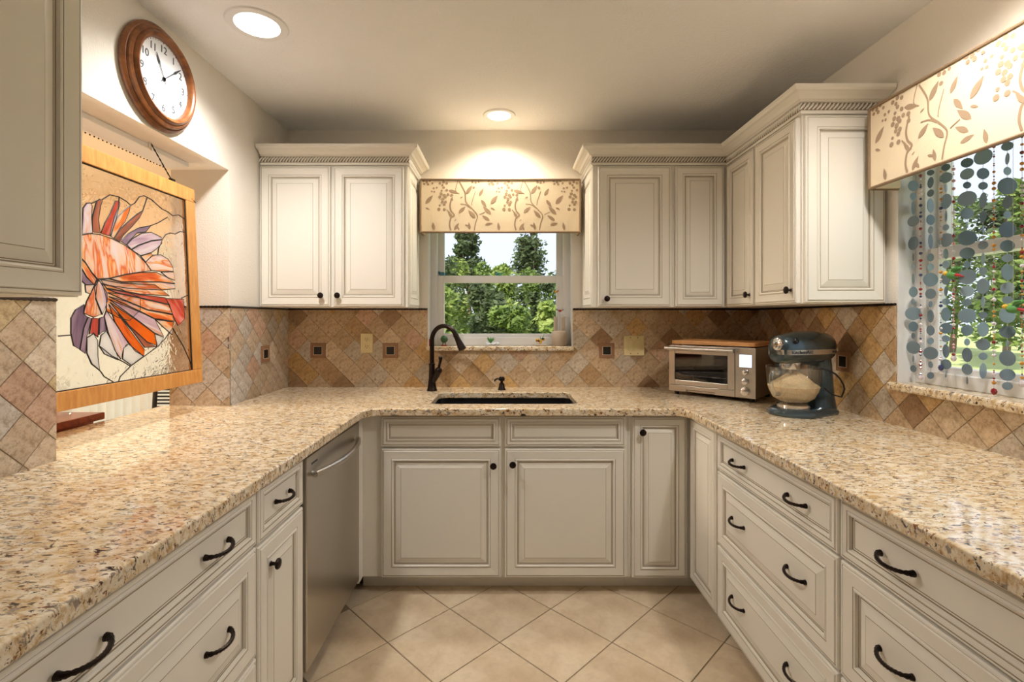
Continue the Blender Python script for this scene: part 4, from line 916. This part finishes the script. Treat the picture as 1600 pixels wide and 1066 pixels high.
t = thing('hummingbird_cling', 'small orange hanging bird ornament on the lower sash', 'ornament', (PX(869, PB+.075), PB+.078, PZ(456, PB+.075)))
MB().ball((0, 0, 0), .008, 8, 6, sc=(1.4, .5, .8)).build('body', 'yellow', t, smooth=True)
for s_ in (-1, 1): MB().prism([(0, 0), (s_*.02, .014), (s_*.010, -.004)], lambda u, v, q: (u, q, v), .001).build('wing', 'red', t, fix=True)

# ------------------------------------------------------------------ shell strands
XS = PR+.032
Za = lambda x, y: (1380+x/4.845, 210+y/4.845, 4.845)
Zb = lambda x, y: (1380+x/4.441, 400+y/4.441, 4.441)
S = [
 (1427, [(0,390,44,40),(0,470,26,28),(0,560,14,50),(0,658,48,40),(0,745,7,24),(0,825,42,52),(0,930,6,30)], [(75,14,24),(160,9,40),(250,33,36),(318,16,22),(400,62,46),(490,36,35),(555,14,22),(635,52,46),(715,5,22),(783,23,24)]),
 (1454, [(0,290,40,22),(0,365,24,42),(0,445,28,28),(0,540,27,55),(0,647,34,40),(0,725,20,28),(0,810,18,55)], [(10,25,28),(78,25,26),(165,55,48),(263,40,36),(335,14,22),(418,24,45),(517,30,36),(590,24,24),(675,55,44),(755,16,24),(830,26,24)]),
 (1478, [(0,250,37,27),(0,328,53,40),(0,405,8,30),(0,508,45,57),(0,620,9,40),(0,705,26,24),(0,800,62,52),(0,905,18,40)], [(0,20,22),(60,28,28),(155,36,45),(245,12,35),(317,30,23),(405,35,48),(503,48,37),(575,32,24),(660,24,48),(752,40,35),(820,5,25)]),
 (1511, [(0,215,60,36),(0,300,55,42),(0,385,32,26),(0,487,75,57),(0,600,50,43),(0,685,8,25),(0,785,75,57),(0,900,60,43)], [(0,40,22),(60,24,24),(145,66,52),(245,50,38),(323,34,24),(415,66,50),(517,43,38),(598,20,25),(687,36,50),(787,38,38),(865,6,25)]),
 (1536, [(0,170,72,58),(0,297,48,43),(0,390,37,30),(0,500,27,60),(0,623,26,45),(0,720,8,30),(0,840,40,32)], [(20,12,42),(105,28,28),(210,46,55),(320,12,38),(410,32,24),(510,40,52),(615,52,40),(697,32,26),(797,24,55)]),
 (1574, [(0,90,70,34),(0,185,15,43),(0,278,28,32),(0,390,74,63),(0,515,38,47),(0,608,28,30),(0,722,64,60),(0,845,55,45)], [(15,38,28),(113,44,57),(223,50,40),(305,37,26),(410,57,57),(528,57,42),(610,9,25),(710,57,55),(825,55,42),(903,37,28)])]
rng = random.Random(21)
disc = MB().lathe([(1e-5, -.0008), (.97, -.0008), (1, 0), (.97, .0008), (1e-5, .0008)], 20)
dme = disc.build('disc', 'shell'); dmesh = dme.data; bpy.data.objects.remove(dme, do_unlink=True)
GSH = 'capiz disc strands in the window'
def strand(Y, discs, n_):
    t = thing('shell_strand', 'strand of grey-blue round shell discs hanging in the granite-silled side window', 'shell strand', (XS, Y, 0), 0, GSH)
    zs = [z for z, r_, q in discs]
    MB().tube([(0, 0, min(zs)), (0, 0, 2.09)], .0007, 4).build('string', 'string', t)
    for z, r_, ratio in discs:
        o = bpy.data.objects.new('disc', dmesh); COL.objects.link(o); o.parent = t; o.location = (0, 0, z)
        to = math.atan2(-Y, -XS); th_ = math.acos(max(.05, min(1, ratio/1.38)))*rng.choice((-1, 1))
        o.rotation_euler = (0, PI/2, to+th_); o.rotation_mode = 'XYZ'; o.scale = (r_, r_, 1)
        g_ = rng.uniform(-16, 18); o.color = srgb(146+g_*1.2, 164+g_*1.2, 174+g_*1.2)
for px, up, lo in S:
    Y = PY(px, XS); ds = []
    for _, y, a_, b_ in up:
        yy = 210+y/4.845
        ds.append((PZ(yy, Y), b_/4.845*Y/F, a_/b_))
    for y, a_, b_ in lo:
        yy = 400+y/4.441
        if yy > 210+(up[-1][1]+up[-1][3])/4.845: ds.append((PZ(yy, Y), b_/4.441*Y/F, a_/b_))
    ds.insert(0, (ds[0][0]+.07, .02, .6)); strand(Y, ds, px)
for i in range(8):      # strands nearer than the frame edge, mirrored in the polished counter
    Y = 1.475-i*.075; z = 2.05; ds = []
    while z > 1.14:
        r_ = rng.choice((.012, .018, .024, .028)); ds.append((z-r_, r_, rng.choice((.2, .6, 1, 1.3)))); z -= 2*r_+.008
    strand(Y, ds, i)
BC = {'bead_clear': srgb(225, 215, 222), 'bead_amber': srgb(206, 140, 50), 'bead_red': srgb(140, 36, 44), 'bead_blue': srgb(60, 66, 110), 'bead_pink': srgb(214, 160, 160)}
for k_, c_ in BC.items(): M[k_] = mat(k_, c_, .12, spec=.8)
for px, mats_, lowp in ((1438.5, ['bead_blue', 'bead_red', 'bead_clear'], 590), (1470, ['bead_amber', 'bead_clear', 'bead_blue'], 575), (1490, ['bead_pink', 'bead_red', 'bead_clear'], 560), (1553, ['bead_amber', 'bead_clear', 'bead_red'], 612), (1597, ['bead_red', 'bead_amber', 'bead_clear'], 600)):
    Y = PY(px, XS-.012); t = thing('bead_strand', 'strand of small coloured glass beads hanging among the shell discs', 'bead strand', (XS-.012, Y, 0), 0, 'bead strands in the window')
    z0 = PZ(lowp, Y); MB().tube([(0, 0, z0), (0, 0, 2.09)], .0006, 4).build('string', 'string', t)
    b = MB(); z = 2.05
    while z > z0:
        r_ = rng.choice((.0025, .0035, .0045, .006)); b.ball((0, 0, z), r_, 7, 5, rng.randrange(3)); z -= r_*2+rng.choice((.001, .006, .016))
    b.ball((0, 0, z0), .009, 6, 4, 2, (1, 1, 1.3)); b.build('beads', mats_, t)
for px, py, lb in ((1487, 430, 'green and orange tinsel bird hung between shell strands'), (1583, 483, 'bright green tinsel bird hung near the lower window pane')):
    Y = PY(px, XS-.03); t = thing('tinsel_bird', lb, 'ornament', (XS-.03, Y, PZ(py, Y)))
    MB().ball((0, 0, 0), .014, 10, 7, sc=(.9, 1.5, 1)).build('body', 'green', t, smooth=True); MB().ball((0, .024, .008), .008, 8, 6).build('head', 'yellow', t, smooth=True)
    for s_ in (-1, 1): MB().tube([(0, 0, .005), (s_*.006, -.016, .022), (s_*.01, -.034, .026)], [.006, .007, .001], 6).build('wing', 'green', t, smooth=True)
    MB().tube([(0, -.015, 0), (0, -.045, -.008)], [.007, .002], 6).build('tail', 'red', t, smooth=True); MB().tube([(0, 0, .01), (0, 0, 2.09-PZ(py, Y))], .0005, 4).build('string', 'string', t)

# ------------------------------------------------------------------ outdoors
struct(boxes('ground', [(-60, -30, -.45, 90, 90, -.35)], 'lawn'))
struct(boxes('driveway', [(9.5, -10, -.349, 12.5, 45, -.34)], 'road'))
def tree(name, label, cat, x, y, h, r, n, leafm, lsize, trunk=True, squash=1.0, base=.25, group=None, seed=0, spiky=False):
    rg = random.Random(seed); t = thing(name, label, cat, (x, y, -.35), 0, group)
    vs_, fs_ = [], []
    blobs = []
    for i in range(14):
        zz = h*(base+(1-base)*rg.random()**.8)*.92; rad = r*(1-.72*max(0, (zz/h-base)/(1-base))**1.3); a = rg.uniform(0, 6.28); q = rad*rg.uniform(.15, .75)
        blobs.append((q*math.cos(a), q*math.sin(a), zz, r*rg.uniform(.28, .5)*(1-.4*zz/h)))
    if spiky:
        for i in range(5):
            a = rg.uniform(0, 6.28); q = rg.uniform(0, .5)*r
            for k_ in range(5): blobs.append((q*math.cos(a)*(1-k_*.08), q*math.sin(a)*(1-k_*.08), h*(.62+.085*k_), r*(.26-.045*k_)))
    for i in range(n):
        bx_, by_, bz_, br = rg.choice(blobs); d = Vector((rg.gauss(0, 1), rg.gauss(0, 1), rg.gauss(0, 1))).normalized()*br*rg.random()**.4
        c_ = Vector((bx_, by_, bz_))+Vector((d.x, d.y, d.z*squash)); a = Vector((rg.gauss(0, 1), rg.gauss(0, 1), rg.gauss(0, .6))).normalized(); b_ = a.orthogonal().normalized()
        b_ = (b_+a.cross(b_)*rg.uniform(-1, 1)).normalized(); l_ = lsize*rg.uniform(.6, 1.3); k_ = len(vs_)
        vs_ += [c_-a*l_, c_-b_*l_*.45, c_+a*l_, c_+b_*l_*.45]; fs_.append((k_, k_+1, k_+2, k_+3))
    MB().add(vs_, fs_).build('foliage', leafm, t)
    if trunk:
        b = MB().tube([(0, 0, -.02), (.03*h, 0, h*.3), (0, .01*h, h*.62), (.01*h, 0, h*.9)], [h*.018, h*.014, h*.009, h*.003], 8)
        for i in range(5):
            bx_, by_, bz_, _ = blobs[i]; z0 = bz_*.6; b.tube([(.01*h, 0, z0), (bx_*.6, by_*.6, bz_*.85), (bx_, by_, bz_)], [h*.007, h*.005, h*.002], 6)
        b.build('trunk', 'trunk', t, smooth=True)
G1, G2 = 'shrubs behind the house', 'trees behind the house'
LB = {'leafA': 'mid green leafy shrub growing behind the house', 'leafB': 'dark olive shrub growing behind the house', 'leafC': 'yellow-green leafy shrub growing behind the house'}
sd = 1
for (x, y, h, r, lm) in [(-3.1, 10.2, 2.7, 1.1, 'leafA'), (-1.35, 9.6, 2.3, 1.0, 'leafC'), (-.45, 10.7, 2.6, .85, 'leafB'), (.1, 9.2, 2.0, .75, 'leafA'), (.95, 9.8, 2.1, .9, 'leafC'), (2.0, 10.9, 3.0, .8, 'leafA'), (-1.9, 12.4, 3.3, 1.5, 'leafB'), (0.1, 12.1, 3.0, 1.0, 'leafC'), (1.0, 13.3, 3.1, .8, 'leafB'), (2.6, 13.4, 3.5, 1.2, 'leafA'), (3.9, 10.4, 2.7, 1.1, 'leafB'), (-4.6, 11.5, 3.0, 1.5, 'leafA'), (-.7, 14.0, 3.4, .9, 'leafA'), (4.9, 12.2, 3.2, 1.5, 'leafC'), (-1.75, 14.6, 3.5, 1.2, 'leafC'), (1.0, 14.8, 3.4, 1.2, 'leafA')]:
    tree('shrub', LB[lm], 'shrub', x, y, h, r, 3600, lm, .075, False, base=.12, group=G1, seed=sd); sd += 1
for (x, y, h, r, lm) in [(-1.35, 16.5, 4.75, 1.25, 'leafB'), (.85, 16.8, 5.1, 1.35, 'leafB'), (2.6, 18, 4.4, 1.6, 'leafA'), (-3.6, 17.5, 4.6, 1.6, 'leafA'), (-.25, 19, 3.7, 1.2, 'leafC'), (5.2, 17.5, 5.0, 1.8, 'leafB')]:
    tree('tall_tree', {'leafA': 'mid green tall tree rising behind the shrubs', 'leafB': 'dark upright tree with pointed top rising behind the shrubs', 'leafC': 'pale green distant tree between the dark upright trees'}[lm], 'tree', x, y, h+.35, r, 4200, lm, .09, True, base=.3, group=G2, seed=sd, spiky=lm == 'leafB'); sd += 1
for (x, y, h, r, lm) in [(16, 14.5, 6.0, 2.2, 'leafA'), (19.5, 19, 7.0, 2.6, 'leafB'), (23.5, 15, 6.0, 2.4, 'leafC'), (22, 24, 8.0, 3.0, 'leafA'), (26, 21, 7.5, 2.8, 'leafB'), (15, 9.5, 5.2, 2.0, 'leafB'), (25, 30, 8, 3, 'leafB'), (30, 27, 8, 3, 'leafA'), (17, 5, 5.4, 2.2, 'leafA')]:
    tree('yard_tree', {'leafA': 'mid green tree across the side lawn', 'leafB': 'dark green tree across the side lawn', 'leafC': 'yellow-green tree across the side lawn'}[lm], 'tree', x, y, h, r, 4200, lm, .16, True, base=.22, group='trees across the side lawn', seed=sd); sd += 1
